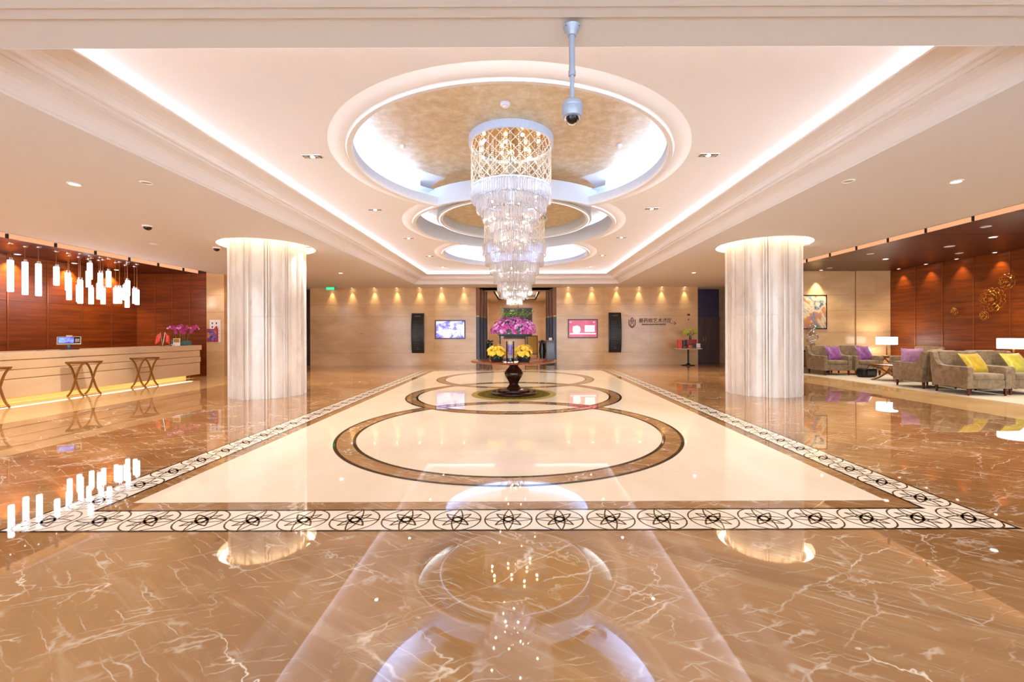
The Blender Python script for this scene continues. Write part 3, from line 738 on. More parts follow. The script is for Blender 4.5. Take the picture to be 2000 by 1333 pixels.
# ------------------------------------------------------------------ chandeliers
def prism_mb(wd, ln):
    m = B(); h = wd/2
    v = [(h, 0, 0), (0, h, 0), (-h, 0, 0), (0, -h, 0), (h, 0, -ln+.02), (0, h, -ln+.02), (-h, 0, -ln+.02), (0, -h, -ln+.02), (0, 0, -ln), (0, 0, .012)]
    f = [(0, 1, 5, 4), (1, 2, 6, 5), (2, 3, 7, 6), (3, 0, 4, 7), (4, 5, 8), (5, 6, 8), (6, 7, 8), (7, 4, 8), (1, 0, 9), (2, 1, 9), (3, 2, 9), (0, 3, 9)]
    return v, f
def chandelier(cy, label, rc, zc0, zc1, tiers, netr, net_bot, extra_inner, seed):
    """tiers: list of (radius, z top, z bottom) absolute heights"""
    rr = random.Random(seed)
    t = thing('crystal_chandelier', label, 'chandelier', (CX+.0, cy, zc1), 0, 'tall crystal chandeliers under the domes')
    Z0 = zc1
    n = 64
    m = B().lathe([(rc-.03, zc1-Z0), (rc-.03, zc0-Z0+.005), (rc, zc0-Z0+.005), (rc, zc1-Z0), (rc-.03, zc1-Z0)], n)
    m.build('canopy_band', 'sequin', t, 30)
    B().lathe([(.0001, zc0-Z0+.04), (rc-.03, zc0-Z0+.04)], n).build('canopy_mirror', 'mirror', t)
    B().lathe([(.045, zc0-Z0+.04), (.045, tiers[-1][1]-Z0-.02), (.0001, tiers[-1][1]-Z0-.02)], 12).build('centre_stem', 'chrome', t, 40)
    for k in range(9):
        a = 2*PI*k/9+.2; r = rc*(.72 if k % 3 else .35)
        B().ball((r*math.cos(a), r*math.sin(a), zc0-Z0-.01), .022, 10, 6).build('bulb', 'bulb', t, 60)
    # lattice of bead strings
    m = B(); top = zc0-Z0+.03; H = top-(net_bot-Z0); ns = 26; nb = max(10, int(H/.021))
    for s in (-1, 1):
        for k in range(ns):
            m.tube([(netr*math.cos(2*PI*(k/ns)+s*u/24*(2*PI/ns)*H/.14), netr*math.sin(2*PI*(k/ns)+s*u/24*(2*PI/ns)*H/.14), top-u/24*H) for u in range(25)], .0042, 4)
            for j in range(nb):
                u = j/nb; a = 2*PI*(k/ns)+s*u*(2*PI/ns)*H/.14
                m.add([(netr*math.cos(a)+dx, netr*math.sin(a)+dy, top-u*H+dz) for dx, dy, dz in ((.0095, 0, 0), (-.0095, 0, 0), (0, .0095, 0), (0, -.0095, 0), (0, 0, .010), (0, 0, -.010))],
                      [(0, 2, 4), (2, 1, 4), (1, 3, 4), (3, 0, 4), (2, 0, 5), (1, 2, 5), (3, 1, 5), (0, 3, 5)])
    stuff(m.build('bead_lattice', 'bead', t))
    # straight inner bead strings
    m = B()
    for k in range(75):
        a = rr.random()*2*PI; r = netr*.93*math.sqrt(rr.random()); L = H*(.55+.45*rr.random()); nb2 = int(L/.03)
        for j in range(nb2):
            z = top-j*.03; x, y = r*math.cos(a), r*math.sin(a)
            m.add([(x+.008, y, z), (x-.004, y+.007, z), (x-.004, y-.007, z), (x, y, z+.01), (x, y, z-.01)], [(0, 1, 3), (1, 2, 3), (2, 0, 3), (1, 0, 4), (2, 1, 4), (0, 2, 4)])
    stuff(m.build('bead_strings', 'bead', t))
    # crystal tiers: the 100 nearest crystals are single parts, the rest one fringe
    cand = []; frames = []
    for ti, (r, z1, z0) in enumerate(tiers):
        m = B(); m.lathe([(r-.012, z1-Z0-.004), (r+.006, z1-Z0-.004), (r+.006, z1-Z0+.012), (r-.012, z1-Z0+.012), (r-.012, z1-Z0-.004)], 48)
        for a in range(6):
            m.tube([(0, 0, z1-Z0+.004), (r*math.cos(a*PI/3), r*math.sin(a*PI/3), z1-Z0+.004)], .004, 5)
        frames.append(m.build('tier_frame', 'chrome', t, 40))
        nn = int(2*PI*r/.034)
        for k in range(nn):
            a = 2*PI*(k+rr.random()*.3)/nn; cand.append((math.sin(a) > -.35, ti, r*math.cos(a), r*math.sin(a), z1, (z1-z0)*(.9+.12*rr.random()), a))
        if ti % 2 == 0:
            for q in range(5): a = q*2*PI/5+ti; B().ball((r*.62*math.cos(a), r*.62*math.sin(a), (z1+z0)/2-Z0), .014, 8, 5).build('bulb', 'bulb', t, 60)
        if extra_inner:
            r2 = r-.07
            if r2 > .06:
                nn = int(2*PI*r2/.045)
                for k in range(nn):
                    a = 2*PI*k/nn; cand.append((True, ti, r2*math.cos(a), r2*math.sin(a), z1, (z1-z0)*(1.0+.12*rr.random()), a))
    front = [c for c in cand if not c[0]]; rest = [c for c in cand if c[0]]
    front.sort(key=lambda c: (c[1], c[3])); rest += front[100:]; front = front[:100]
    protos = {}
    for c in front:
        key = c[1]
        if key not in protos:
            v, f = prism_mb(.024, (tiers[key][1]-tiers[key][2])*.97); me = B().add(v, f).build('crystal_prism', 'crystal', frames[key]); protos[key] = me; o = me
        else: o = protos[key].copy(); COL.objects.link(o)
        o.location = (c[2], c[3], c[4]-Z0); o.rotation_euler = (0, 0, c[6])
    for ti in range(len(tiers)):
        m = B()
        for c in rest:
            if c[1] == ti: v, f = prism_mb(.024, c[5]); m.add(v, f, Matrix.Translation((c[2], c[3], c[4]-Z0)) @ Matrix.Rotation(c[6], 4, 'Z'))
        if m.v: stuff(m.build('crystal_fringe', 'crystal', frames[ti]))
    zt = [(a+b)/2-Z0 for _, a, b in tiers]
    for i in (0, 2, 4):
        if i < len(zt): point('chandelier_lamp', (0, 0, zt[i]), W_CHAND*(1, .8, .5)[i//2], (1, .92, .86), .03, t)
    point('chandelier_lamp', (0, 0, zc0-Z0-.15), W_CHAND*.5, (1, .9, .75), .03, t)
T1 = [(.565, 3.385, 3.20), (.49, 3.225, 3.05), (.39, 3.06, 2.89), (.30, 2.90, 2.74), (.245, 2.76, 2.61), (.16, 2.63, 2.52)]
T2 = [(.69, 3.26, 3.03), (.64, 3.05, 2.82), (.54, 2.84, 2.62), (.45, 2.64, 2.42), (.37, 2.44, 2.25), (.29, 2.27, 2.09), (.17, 2.11, 1.96)]
chandelier(6.02, 'crystal chandelier under the dome closest to the hanging camera', .60, 4.0, ZD, T1, .565, 3.385, True, 3)
chandelier(9.31, 'lower and wider crystal chandelier ending right above the pink flowers', .73, 3.85, 3.985, T2, .66, 3.26, True, 5)

# ------------------------------------------------------------------ reception
desk = thing('reception_desk', 'long cream stone reception desk with layered front', 'desk', (0, 0, 0))
y1 = 13.2; y0 = 2.0; fx = -10.0
def course(z0, z1, d, nm):
    B().bbox(fx-.75-d, fx+d, y0, y1+d, z0, z1, .02).build(nm, 'desk', desk, 30)
course(.10, .475, .0, 'front_panel'); course(.482, .655, .012, 'front_panel'); course(.662, .85, .0, 'front_panel')
course(.857, 1.01, .03, 'counter_top')
B().box(-10.6, -10.25, y0+.2, y1-.25, 0, .10).build('plinth', 'strip', desk)
B().box(-10.20, -10.08, y0+.2, y1-.2, .094, .0995).build('plinth_light', 'desk_led', desk)
B().box(-10.9, -10.72, y0, y1-.2, .0, .72).build('work_shelf', 'wooddoor', desk)
# pendants
TUBES = [(143, 265, 690), (340, 290, 730), (522, 315, 748), (762, 355, 605), (918, 438, 672), (932, 500, 800), (1082, 532, 850), (1062, 600, 826), (1213, 303, 525), (1192, 415, 630), (1228, 632, 858),
         (1355, 440, 640), (1335, 580, 792), (1390, 645, 858), (1466, 415, 630), (1560, 637, 850), (1612, 637, 850), (1722, 540, 745), (1688, 600, 805), (1714, 690, 903), (1814, 650, 850), (1848, 665, 866)]
for i, (zx, za, zb) in enumerate(TUBES):
    px = zx/6.897; pa = 470+za/6.897; pb = 470+zb/6.897
    X = -10.8-[0, .12, -.1, .05, 0, .3, -.2, .3, -.15, .35, .1, -.2, .25, .05, -.25, .15, -.05, -.2, .3, .05, .25, -.15][i]
    D = -X*FL/(1016-px); H = 651-(px-1016)*.0035
    za_ = CAMZ+(H-pa)*D/FL; zb_ = CAMZ+(H-pb)*D/FL; r = .048
    t = thing('pendant_lamp', '%s white glass tube pendant over the reception desk, counted towards the end wall' % (ORD[i] if i < 20 else ('twenty-first', 'twenty-second')[i-20]), 'pendant lamp', (X, D, ZWL), 0, 'glass tube pendants over the reception desk')
    a, b = za_-ZWL, zb_-ZWL
    B().lathe([(r*.9, a), (r, a-.01), (r, b+.01), (r*.9, b), (.0001, b)], 20).build('glass_tube', 'tube', t, 40)
    B().lathe([(.0001, a+.06), (r*.75, a+.055), (r*.8, a), (r*.9, a)], 20).build('cap', 'chrome', t, 40)
    B().tube([(0, 0, 0), (0, 0, a+.05)], .006, 8).build('suspension_rod', 'trim', t)
    B().lathe([(.0001, -.02), (.045, -.02), (.05, 0)], 16).build('canopy', 'chrome', t, 40)
# stools
def xstool(loc, label):
    t = thing('bar_stool', label, 'stool', loc, 0, 'gilt crossed-leg stools at the reception desk')
    W, Dp, H = .36, .40, .76
    B().bbox(-W/2-.02, W/2+.02, -Dp/2-.02, Dp/2+.02, H-.03, H, .008).build('seat', 'gold', t, 30)
    for s, yy in ((-1, -Dp/2+.01), (1, Dp/2-.01)):
        for q in (-1, 1):
            pts = []
            for j in range(15):
                u = j/14; z = .01+(H-.04)*u; k = 2*u-1
                x = q*(W/2)*(k*.62+.38*k**5)
                pts.append((x, yy, z))
            B().ribbon(pts, .028, .026).build('leg', 'gold', t, 40)
        B().bbox(-W/2-.02, W/2+.02, yy-.014, yy+.014, H-.05, H-.03, .004).build('top_rail', 'gold', t)
    B().box(-.008, .008, -Dp/2, Dp/2, H*.5-.008, H*.5+.008).build('stretcher', 'gold', t)
    B().tube([(W/2-.01, -Dp/2, .018), (W/2-.01, Dp/2, .018)], .006, 6).tube([(-W/2+.01, -Dp/2, .018), (-W/2+.01, Dp/2, .018)], .006, 6).build('foot_bar', 'gold', t)
    return t
s0 = xstool((-9.66, 7.65, 0), 'gilt crossed-leg stool at reception, cut off by the picture edge')
dup(s0, (-9.68, 9.38, 0), label='gilt crossed-leg stool at reception below the till screen')
dup(s0, (-9.66, 10.87, 0), label='gilt crossed-leg stool at reception closest to the orchids')
# till
t = thing('till_terminal', 'black till terminal with a lit blue display on the reception desk', 'till', (-10.25, 9.6, 1.01), 0.75)
B().bbox(-.16, .16, -.1, .1, 0, .025, .008).build('base', 'blackp', t, 30)
B().bbox(-.03, .03, -.03, .03, .02, .12, .006).build('neck', 'blackp', t, 30)
R1 = Matrix.Translation((0, -.02, .2)) @ Matrix.Rotation(-.45, 4, 'X')
B().bbox(-.19, .19, -.02, .02, -.09, .1, .01, R1).build('display_housing', 'whitep', t, 30); hs = COL.objects[-1]
B().box(-.175, .175, -.024, -.018, -.075, .085, R1).build('display_bezel', 'blackp', hs)
B().box(-.165, .075, -.027, -.023, -.062, .072, R1).build('display', 'pos', hs)
B().bbox(.095, .165, -.034, -.022, -.05, .04, .005, R1).build('card_reader', 'chrome', hs, 30)
B().bbox(-.05, .05, -.03, .03, .1, .125, .008, R1).build('webcam', 'whitep', hs, 30)
tag(B().bbox(-10.32, -10.12, 9.0, 9.3, 1.01, 1.025, .004).build('leather_folder', 'tan', None, 30), 'thin tan folder lying beside the till terminal', 'folder')
# flags
t = thing('desk_flags', 'pair of small red flags crossed on a desk stand at reception', 'flag', (-10.2, 12.05, 1.01))
B().lathe([(.0001, .02), (.05, .02), (.055, 0)], 20).build('base', 'gold', t, 40)
for s in (-1, 1):
    B().tube([(0, 0, .01), (s*.07, 0, .40)], .004, 6).build('flag_pole', 'chrome', t)
    v = []; f = []; nu, nv = 8, 8
    for i in range(nu+1):
        for j in range(nv+1):
            u, w_ = i/nu, j/nv
            v.append((s*(.068-.05*0+u*.12+.02*w_), .012*math.sin(u*9+w_*3), .385-w_*.26-u*.10*(1-w_*.2)))
    for i in range(nu):
        for j in range(nv): a = i*(nv+1)+j; f.append((a, a+1, a+nv+2, a+nv+1))
    o = B().add(v, f).build('flag_cloth', 'redflag', t, 60)
    md = o.modifiers.new('cloth_thickness', 'SOLIDIFY'); md.thickness = .003
# little framed card + white mouse object
t = thing('card_holder', 'small acrylic card holder between the red flags and the orchids', 'card holder', (-10.1, 12.42, 1.01))
B().box(-.1, .1, -.008, .008, 0, .22).build('holder', 'whitep', t); B().box(-.085, .085, -.0105, -.008, .1, .205).build('card', 'ypost', t)
t = thing('desk_bell', 'small white object with a dark opening beside the red flags', 'desk accessory', (-10.05, 12.2, 1.01))
B().lathe([(.05, 0), (.05, .02), (.035, .045), (.0001, .05)], 16).build('cover', 'whitep', t, 40); B().box(-.015, .03, -.055, -.03, .005, .03).build('slot_piece', 'blackp', t)

def petal(m, c, L, W, dirv, upv=Vector((0, 0, 1)), cup=.25):
    d = Vector(dirv).normalized(); sd = d.cross(upv)
    if sd.length < 1e-3: sd = Vector((1, 0, 0))
    sd.normalize(); nn = sd.cross(d); c = Vector(c)
    pts = [c, c+d*L*.4+sd*W*.5+nn*cup*L*.3, c+d*L*.8+sd*W*.42+nn*cup*L*.5, c+d*L+nn*cup*L*.35, c+d*L*.8-sd*W*.42+nn*cup*L*.5, c+d*L*.4-sd*W*.5+nn*cup*L*.3, c+d*L*.55+nn*cup*L*.12]
    m.add(pts, [(0, 1, 6), (1, 2, 6), (2, 3, 6), (3, 4, 6), (4, 5, 6), (5, 0, 6)])
def blossom(m, c, s, face, rr, n=5):
    f = Vector(face).normalized(); a = f.orthogonal().normalized(); b = f.cross(a); o = rr.random()*6
    for k in range(n):
        t = 2*PI*k/n+o; petal(m, c, s, s*.85, a*math.cos(t)+b*math.sin(t)+f*.35, f, -.3)
    m.ball(tuple(Vector(c)+f*s*.12), s*.14, 6, 4)
def leaf(m, p0, d, L, W, droop, rr):
    d = Vector(d).normalized(); pts = []; n = 6; side = d.cross(Vector((0, 0, 1)))
    side = side.normalized() if side.length > 1e-3 else Vector((1, 0, 0)); p = Vector(p0); v = []; f = []
    for i in range(n+1):
        u = i/n; wd = W*math.sin(PI*min(1, u*.9+.08))*.5; q = p+d*L*u+Vector((0, 0, -droop*L*u*u))
        v += [q-side*wd, q+Vector((0, 0, -wd*.35)), q+side*wd]
    for i in range(n):
        for k in range(2): a = i*3+k; f.append((a, a+1, a+4, a+3))
    m.add(v, f)
# orchids on the desk
rr = random.Random(11)
t = thing('potted_orchid', 'magenta orchids in a teal rectangular planter at the desk end', 'plant', (-10.2, 12.78, 1.01))
m = B().bbox(-.1, .1, -.32, .20, 0, .14, .01); m.build('planter', 'teal', t, 30)
m = B(); stems = []
for k in range(6):
    y = -.25+k*.08; s = rr.choice((-1, 1))*(.2+.25*rr.random()) if k not in (0, 5) else (-.4 if k == 0 else .38)
    pts = [(0, y, .12), (.01, y+s*.1, .32), (.02, y+s*.4, .5+.04*rr.random()), (.05, y+s*.8, .56), (.07, y+s*1.1, .50)]
    m.tube(pts, .005, 5); stems.append(pts)
m.build('stem', 'green', t)
m = B(); m2 = B()
for pts in stems:
    for j in range(7):
        u = 1.4+2.6*j/7; i = int(u); w_ = u-i; p = Vector(pts[i]).lerp(Vector(pts[min(i+1, 4)]), w_)
        blossom(m if j < 5 else m2, p+Vector((.03, rr.uniform(-.03, .03), rr.uniform(-.03, .04))), .055 if j < 5 else .03, (1, -.6+rr.uniform(-.5, .5), rr.uniform(-.2, .4)), rr)
m.build('blossom', 'magenta', t); m2.build('bud', 'pink2', t)
m = B()
for k in range(22):
    a = rr.random()*2*PI; leaf(m, (rr.uniform(-.05, .05), rr.uniform(-.26, .14), .12), (math.cos(a), math.sin(a), .9), rr.uniform(.16, .26), .06, .5, rr)
m.build('leaves', 'green', t, 60)
# notices on the pier
t = thing('wall_notice', 'white notice with four black symbols on the marble pier', 'notice', (-9.83, 13.592, 1.35))
B().box(-.16, .19, -.006, .0, -.26, .46).build('card', 'paper', t)
m = B()
for x, z in ((-.07, .36), (.06, .36), (-.07, .24), (.06, .24)):
    m.ball((x, -.008, z), .022, 10, 6, (1, .2, 1)); m.box(x-.012, x+.012, -.009, -.005, z-.045, z-.015)
for z in (-.1, 0, .1): m.box(.13, .165, -.009, -.005, z, z+.012)
m.build('symbols', 'blackp', t)
t = thing('framed_poster', 'red framed poster with an orange photo in front of the white notice', 'poster', (-9.88, 13.55, 1.1))
B().box(-.17, .17, -.012, .03, .0, .42).build('frame', 'red', t); B().box(-.145, .145, -.016, -.012, .035, .385).build('poster_print', 'photo', t)
B().box(.08, .17, -.012, .0, .42, .47).build('top_tab', 'red', t)

# ------------------------------------------------------------------ pedestal table with flowers
TX, TY = -.145, 9.31
rug = thing('round_rug', 'round olive patterned rug under the pedestal table', 'rug', (TX, TY, .004))
B().lathe([(.0001, .010), (.80, .010), (.80, .0), (.0001, .0)], 96).build('rug_field', 'olive', rug, 40)
B().lathe([(.80, .011), (.925, .010), (.93, .004), (.93, 0), (.80, 0)], 96).build('rug_border', 'olive2', rug, 40)
m = B()
for k in range(36):
    a = 2*PI*k/36
    for r0, L, wd in ((.62, .15, .05), (.5, .09, .04)):
        c = Vector((r0*math.cos(a+(.087 if r0 < .6 else 0)), r0*math.sin(a+(.087 if r0 < .6 else 0)), .0112)); u = Vector((math.cos(a), math.sin(a), 0)); s = Vector((-u.y, u.x, 0))
        m.add([c, c+u*L*.5+s*wd/2, c+u*L, c+u*L*.5-s*wd/2], [(0, 1, 2, 3)])
m.build('rug_pattern', 'oliveline', rug)
t = thing('pedestal_table', 'round dark wooden table on a turned baluster pedestal in the middle of the hall', 'table', (TX, TY, .0155))
H = .755-.0155
B().lathe([(.0001, H), (.90, H), (.935, H-.006), (.944, H-.022), (.93, H-.036), (.90, H-.042), (.0001, H-.042)], 96).build('tabletop', 'redwood', t, 30)
B().lathe([(.0001, H-.042), (.17, H-.042), (.17, H-.075), (.125, H-.095), (.10, H-.13), (.12, H-.165), (.17, H-.21), (.20, H-.27), (.205, H-.30), (.185, H-.36), (.14, H-.43), (.105, H-.49), (.10, H-.53), (.12, H-.565), (.16, H-.60), (.17, H-.625)], 48).build('baluster', 'darkwood', t, 35)
B().lathe([(.17, H-.625), (.33, .10), (.36, .092), (.365, .07), (.36, .058), (.48, .052), (.505, .04), (.51, .02), (.49, 0), (.0001, 0)], 64).build('base', 'darkwood', t, 30)
rr = random.Random(21)
t = thing('flower_stand', 'black metal stand carrying a dome of pink orchids with green sprigs on top', 'flower arrangement', (TX, TY, .755))
m = B()
for x, y in ((-.30, -.17), (.30, -.17), (-.30, .17), (.30, .17)):
    m = B().box(x-.009, x+.009, y-.009, y+.009, 0, .55); m.build('leg', 'blackm', t)
m = B().box(-.31, .31, -.18, -.16, .53, .55).box(-.31, .31, .16, .18, .53, .55).box(-.31, -.29, -.18, .18, .53, .55).box(.29, .31, -.18, .18, .53, .55)
m.box(-.31, .31, -.18, -.165, 0, .012).box(-.31, .31, .165, .18, 0, .012); m.build('frame_rails', 'blackm', t)
B().bbox(-.34, .34, -.22, .22, .55, .61, .02).build('flower_tray', 'pot', t, 30)
ma, mb_, mc = B(), B(), B()
for k in range(950):
    a = rr.random()*2*PI; u = rr.random(); b = math.asin(1-u*1.15) if u < .87 else -.1
    nrm = Vector((math.cos(a)*math.cos(b), math.sin(a)*math.cos(b), math.sin(b)))
    rad = rr.uniform(.86, 1.10); p = Vector((nrm.x*.45*rad, nrm.y*.40*rad, .63+max(-.05, nrm.z)*.30*rad))
    (ma, mb_, mc)[rr.choice((0, 0, 1, 2))].__class__
    blossom((ma, ma, mb_, mc)[rr.randrange(4)], p, rr.uniform(.028, .047), nrm+Vector((rr.uniform(-.6, .6), rr.uniform(-.6, .6), rr.uniform(-.3, .5))), rr)
core = B().lathe([(.0001, .60), (.40, .60), (.40, .66), (.36, .76), (.27, .85), (.14, .90), (.0001, .915)], 24).build('foliage_core', 'dgreen', t, 60)
for q, nm in ((ma, 'pink'), (mb_, 'pink2'), (mc, 'magenta')): stuff(q.build('orchid_blossoms', nm, t))
m = B(); m2 = B()
for k in range(34):
    a = rr.random()*2*PI; p0 = Vector((rr.uniform(-.12, .12), rr.uniform(-.1, .1), .84)); d = Vector((math.cos(a)*rr.uniform(.3, 1.5), math.sin(a)*.8, rr.uniform(.5, 1.1))).normalized(); L = rr.uniform(.2, .44)
    m.tube([p0, p0+d*L*.6, p0+d*L], .003, 4)
    for j in range(12):
        q = p0+d*L*(.3+.7*j/12)+Vector((rr.uniform(-.02, .02), rr.uniform(-.02, .02), rr.uniform(-.02, .02)))
        leaf(m if j % 2 else m2, q, (rr.uniform(-1, 1), rr.uniform(-1, 1), rr.uniform(-.2, .8)), rr.uniform(.05, .09), .032, .2, rr)
m.build('green_sprigs', 'green', t); m2.build('light_sprigs', 'lgreen', t)
def bowl_bouquet(x, y, label, seed):
    rr = random.Random(seed); t = thing('flower_bowl', label, 'flower arrangement', (TX+x, TY+y, .755), 0, 'yellow bouquets in low dark bowls')
    B().lathe([(.0001, 0), (.11, 0), (.135, .05), (.14, .11), (.128, .11), (.12, .06), (.0001, .055)], 28).build('bowl', 'pot', t, 40)
    m = B(); m2 = B()
    B().ball((0, 0, .16), .12, 14, 8, (1, 1, .7)).build('foliage_core', 'dgreen', t, 60)
    for k in range(110):
        a = rr.random()*2*PI; b = math.asin(rr.uniform(-.2, 1)); nrm = Vector((math.cos(a)*math.cos(b), math.sin(a)*math.cos(b), math.sin(b)))
        blossom(m, Vector((nrm.x*.17, nrm.y*.15, .17+nrm.z*.13))*rr.uniform(.85, 1.18), rr.uniform(.035, .06), nrm+Vector((0, 0, .2)), rr)
    for k in range(14):
        a = rr.random()*2*PI; leaf(m2, (.08*math.cos(a), .08*math.sin(a), .1), (math.cos(a), math.sin(a), .3), .13, .03, .6, rr)
    stuff(m.build('yellow_blossoms', 'ypetal', t)); m2.build('leaves', 'dgreen', t)
bowl_bouquet(-.35, -.42, 'yellow flower bouquet in a dark bowl on the pedestal table, reception side', 31)
bowl_bouquet(.22, -.46, 'yellow flower bouquet in a dark bowl on the pedestal table, lounge side', 32)
t = thing('cylinder_vase', 'clear glass cylinder vase with violet orchids between the yellow bouquets', 'vase', (TX-.07, TY-.28, .755))
B().lathe([(.0001, 0), (.085, 0), (.085, .42), (.079, .42), (.079, .012), (.0001, .012)], 32).build('glass_wall', 'glass', t, 40)
B().lathe([(.0001, .012), (.077, .012), (.077, .06), (.0001, .06)], 24).build('dark_pebbles', 'pot', t, 40)
m = B(); m2 = B(); rr = random.Random(5)
for k in range(3):
    m2.tube([(0, 0, .05), (.02*(k-1), 0, .2), (.04*(k-1), .01, .36)], .004, 5)
    for j in range(5): blossom(m, (.03*(k-1)*(j/3)+rr.uniform(-.015, .015), -.01, .14+j*.045), .035, (rr.uniform(-.5, .5), -1, .2), rr)
m.build('violet_blossoms', 'violet', t); m2.build('stem', 'green', t)

# ------------------------------------------------------------------ far wall furniture
def tv(x0, x1, z0, z1, label, kind):
    t = thing('wall_screen', label, 'screen', ((x0+x1)/2, YB, (z0+z1)/2)); w2, h2 = (x1-x0)/2, (z1-z0)/2
    m = B().box(-w2, w2, -.05, 0, -h2, -h2+.045).box(-w2, w2, -.05, 0, h2-.045, h2).box(-w2, -w2+.045, -.05, 0, -h2+.045, h2-.045).box(w2-.045, w2, -.05, 0, -h2+.045, h2-.045)
    m.build('frame', 'tvframe', t)
    B().box(-w2+.045, w2-.045, -.04, -.005, -h2+.045, h2-.045).build('display', kind, t)
    if kind == 'tv2':
        m = B().box(.08, .5, -.043, -.04, -.14, .14).box(-.55, .55, -.043, -.04, -.24, -.19); m.build('display_shapes', 'tvlight', t)
        m = B(); m.ball((-.26, -.042, -.04), .17, 24, 12, (1, .03, 1)); m.box(-.42, -.14, -.046, -.042, -.17, .1); m.build('display_ring', 'tvlight', t)
        m = B(); m.ball((-.52, -.042, .27), .05, 14, 8, (1, .05, .7)).ball((.47, -.042, .27), .05, 14, 8, (1, .05, .7)); m.build('display_badges', 'tvpink', t)
    return t
tv(-3.60, -2.32, 1.11, 1.91, 'wall screen with a blue and white picture', 'tv1')
tv(2.02, 3.28, 1.13, 1.93, 'wall screen with a pink-red picture', 'tv2')
def board(x, label):
    t = thing('directory_board', label, 'sign board', (x, YB-.003, 1.36)); h = .84; w2 = .26; n = 12; v = []; f = []
    for i in range(n+1):
        z = -h+2*h*i/n; d = -.06-.12*(1-(z/h)**2)
        v += [(-w2, d, z), (w2, d, z), (w2, 0, z), (-w2, 0, z)]
    for i in range(n):
        for k in range(4): k2 = (k+1) % 4; f.append((i*4+k, i*4+k2, i*4+4+k2, i*4+4+k))
    f += [(3, 2, 1, 0), (n*4, n*4+1, n*4+2, n*4+3)]
    B().add(v, [q[::-1] for q in f]).build('board', 'board', t, 20)
    m = B()
    def bar(x0, x1, z, hh):
        d = -.06-.12*(1-(z/h)**2); m.box(x0, x1, d-.004, d+.01, z, z+hh)
    bar(-.12, .12, .70, .035)
    r2 = random.Random(3)
    for k in range(15):
        z = .45-k*.075
        bar(-.17, -.17+r2.uniform(.12, .3), z, .012)
        if k in (0, 3): bar(-.2, .2, z+.05, .005)
    bar(-.16, .16, -.69, .010); m.add([(-.04, -.11, -.66), (.04, -.11, -.66), (0, -.115, -.60)], [(0, 1, 2)])
    m.build('text_lines', 'boardline', t)
board(-4.32, 'tall black directory board beside the blue and white screen'); board(4.0, 'tall black directory board beside the pink-red screen')
# restaurant sign
t = thing('restaurant_sign', 'bronze restaurant lettering with maroon emblem and arrow on the far wall', 'sign', (5.0, YB, 1.76))
def as_mesh(o, loc):
    me = bpy.data.meshes.new_from_object(o.evaluated_get(bpy.context.evaluated_depsgraph_get())); nm = o.name
    bpy.data.objects.remove(o); q = bpy.data.objects.new(nm, me); COL.objects.link(q); q.parent = t; q.location = loc; q.rotation_euler = (PI/2, 0, 0)
    if not me.materials: me.materials.append(M['signm'])
    return q
def text(body, size, loc, name, bold=0, sx=1.0):
    c = bpy.data.curves.new(name, 'FONT'); c.body = body; c.size = size; c.extrude = .006; c.offset = bold; c.materials.append(M['signm']); c.resolution_u = 3
    c.align_x = 'LEFT'; o = bpy.data.objects.new(name, c); COL.objects.link(o); return as_mesh(o, loc)
text('曼药馆艺术餐厅', .20, (.02, -.012, .03), 'main_lettering', .003)
text('MANYAOGUAN RESTAURANT', .075, (.15, -.012, -.09), 'english_lettering', .003)
m = B(); m.box(1.36, 1.54, -.012, 0, -.028, -.012)
m.add([(1.50, -.012, .05), (1.535, -.012, .05), (1.62, -.012, -.02), (1.535, -.012, -.09), (1.50, -.012, -.09), (1.565, -.012, -.02)], [(0, 1, 2, 5), (5, 2, 3, 4)])
m.build('arrow', 'signm', t)
m = B()
def bar2(pts, wd): m.ribbon([(x, -.01, z) for x, z in pts], .02, wd)
for s in (-1, 1):
    c0 = -.26
    bar2([(c0+s*.13, .14), (c0+s*.13, -.08), (c0+s*.06, -.16), (c0, -.20)], .034)
    bar2([(c0+s*.05, .06), (c0+s*.055, .15), (c0, .23)], .03)
    bar2([(c0+s*.05, .06), (c0+s*.02, .0), (c0+s*.065, -.05), (c0+s*.05, -.12), (c0, -.16)], .026)
bar2([(-.31, .05), (-.26, .12), (-.21, .05)], .024); m.build('emblem', 'maroon', t)
# exit sign, alarm, floor lamp of side table
t = thing('exit_sign', 'small green exit sign hanging at the ceiling near the recess', 'sign', (-7.72, 17.2, ZL))
B().box(-.19, .19, -.02, .02, -.16, -.02).build('sign_case', 'green_frame', t); B().box(-.17, .17, -.023, -.019, -.15, -.035).build('sign_face', 'exit', t)
B().box(-.10, -.09, -.005, .005, -.02, 0).box(.09, .10, -.005, .005, -.02, 0).build('hanger', 'chrome', t)
m = B()
for x, wd in ((-.10, .008), (-.05, .008), (.0, .008), (.05, .008)): m.box(x, x+wd, -.025, -.0225, -.12, -.065)
c = bpy.data.curves.new('sign_text', 'FONT'); c.body = 'EXIT'; c.size = .09; c.extrude = .001; c.align_x = 'CENTER'; c.materials.append(M['paper'])
o = bpy.data.objects.new('sign_text', c); COL.objects.link(o); as_mesh(o, (0, -.025, -.125))
t = thing('fire_alarm', 'small dark alarm unit high on the marble wall above the red cartons', 'alarm', (7.13, YB, 2.1))
B().bbox(-.05, .05, -.05, 0, -.04, .04, .008).build('housing', 'maroon', t, 30); B().ball((0, -.05, 0), .02, 10, 6).build('sounder', 'blackp', t, 60)
t = thing('low_alarm', 'small red alarm button under the dark alarm unit', 'alarm', (7.13, YB, 1.9)); B().bbox(-.03, .03, -.02, 0, -.03, .03, .005).build('housing', 'red', t, 30)
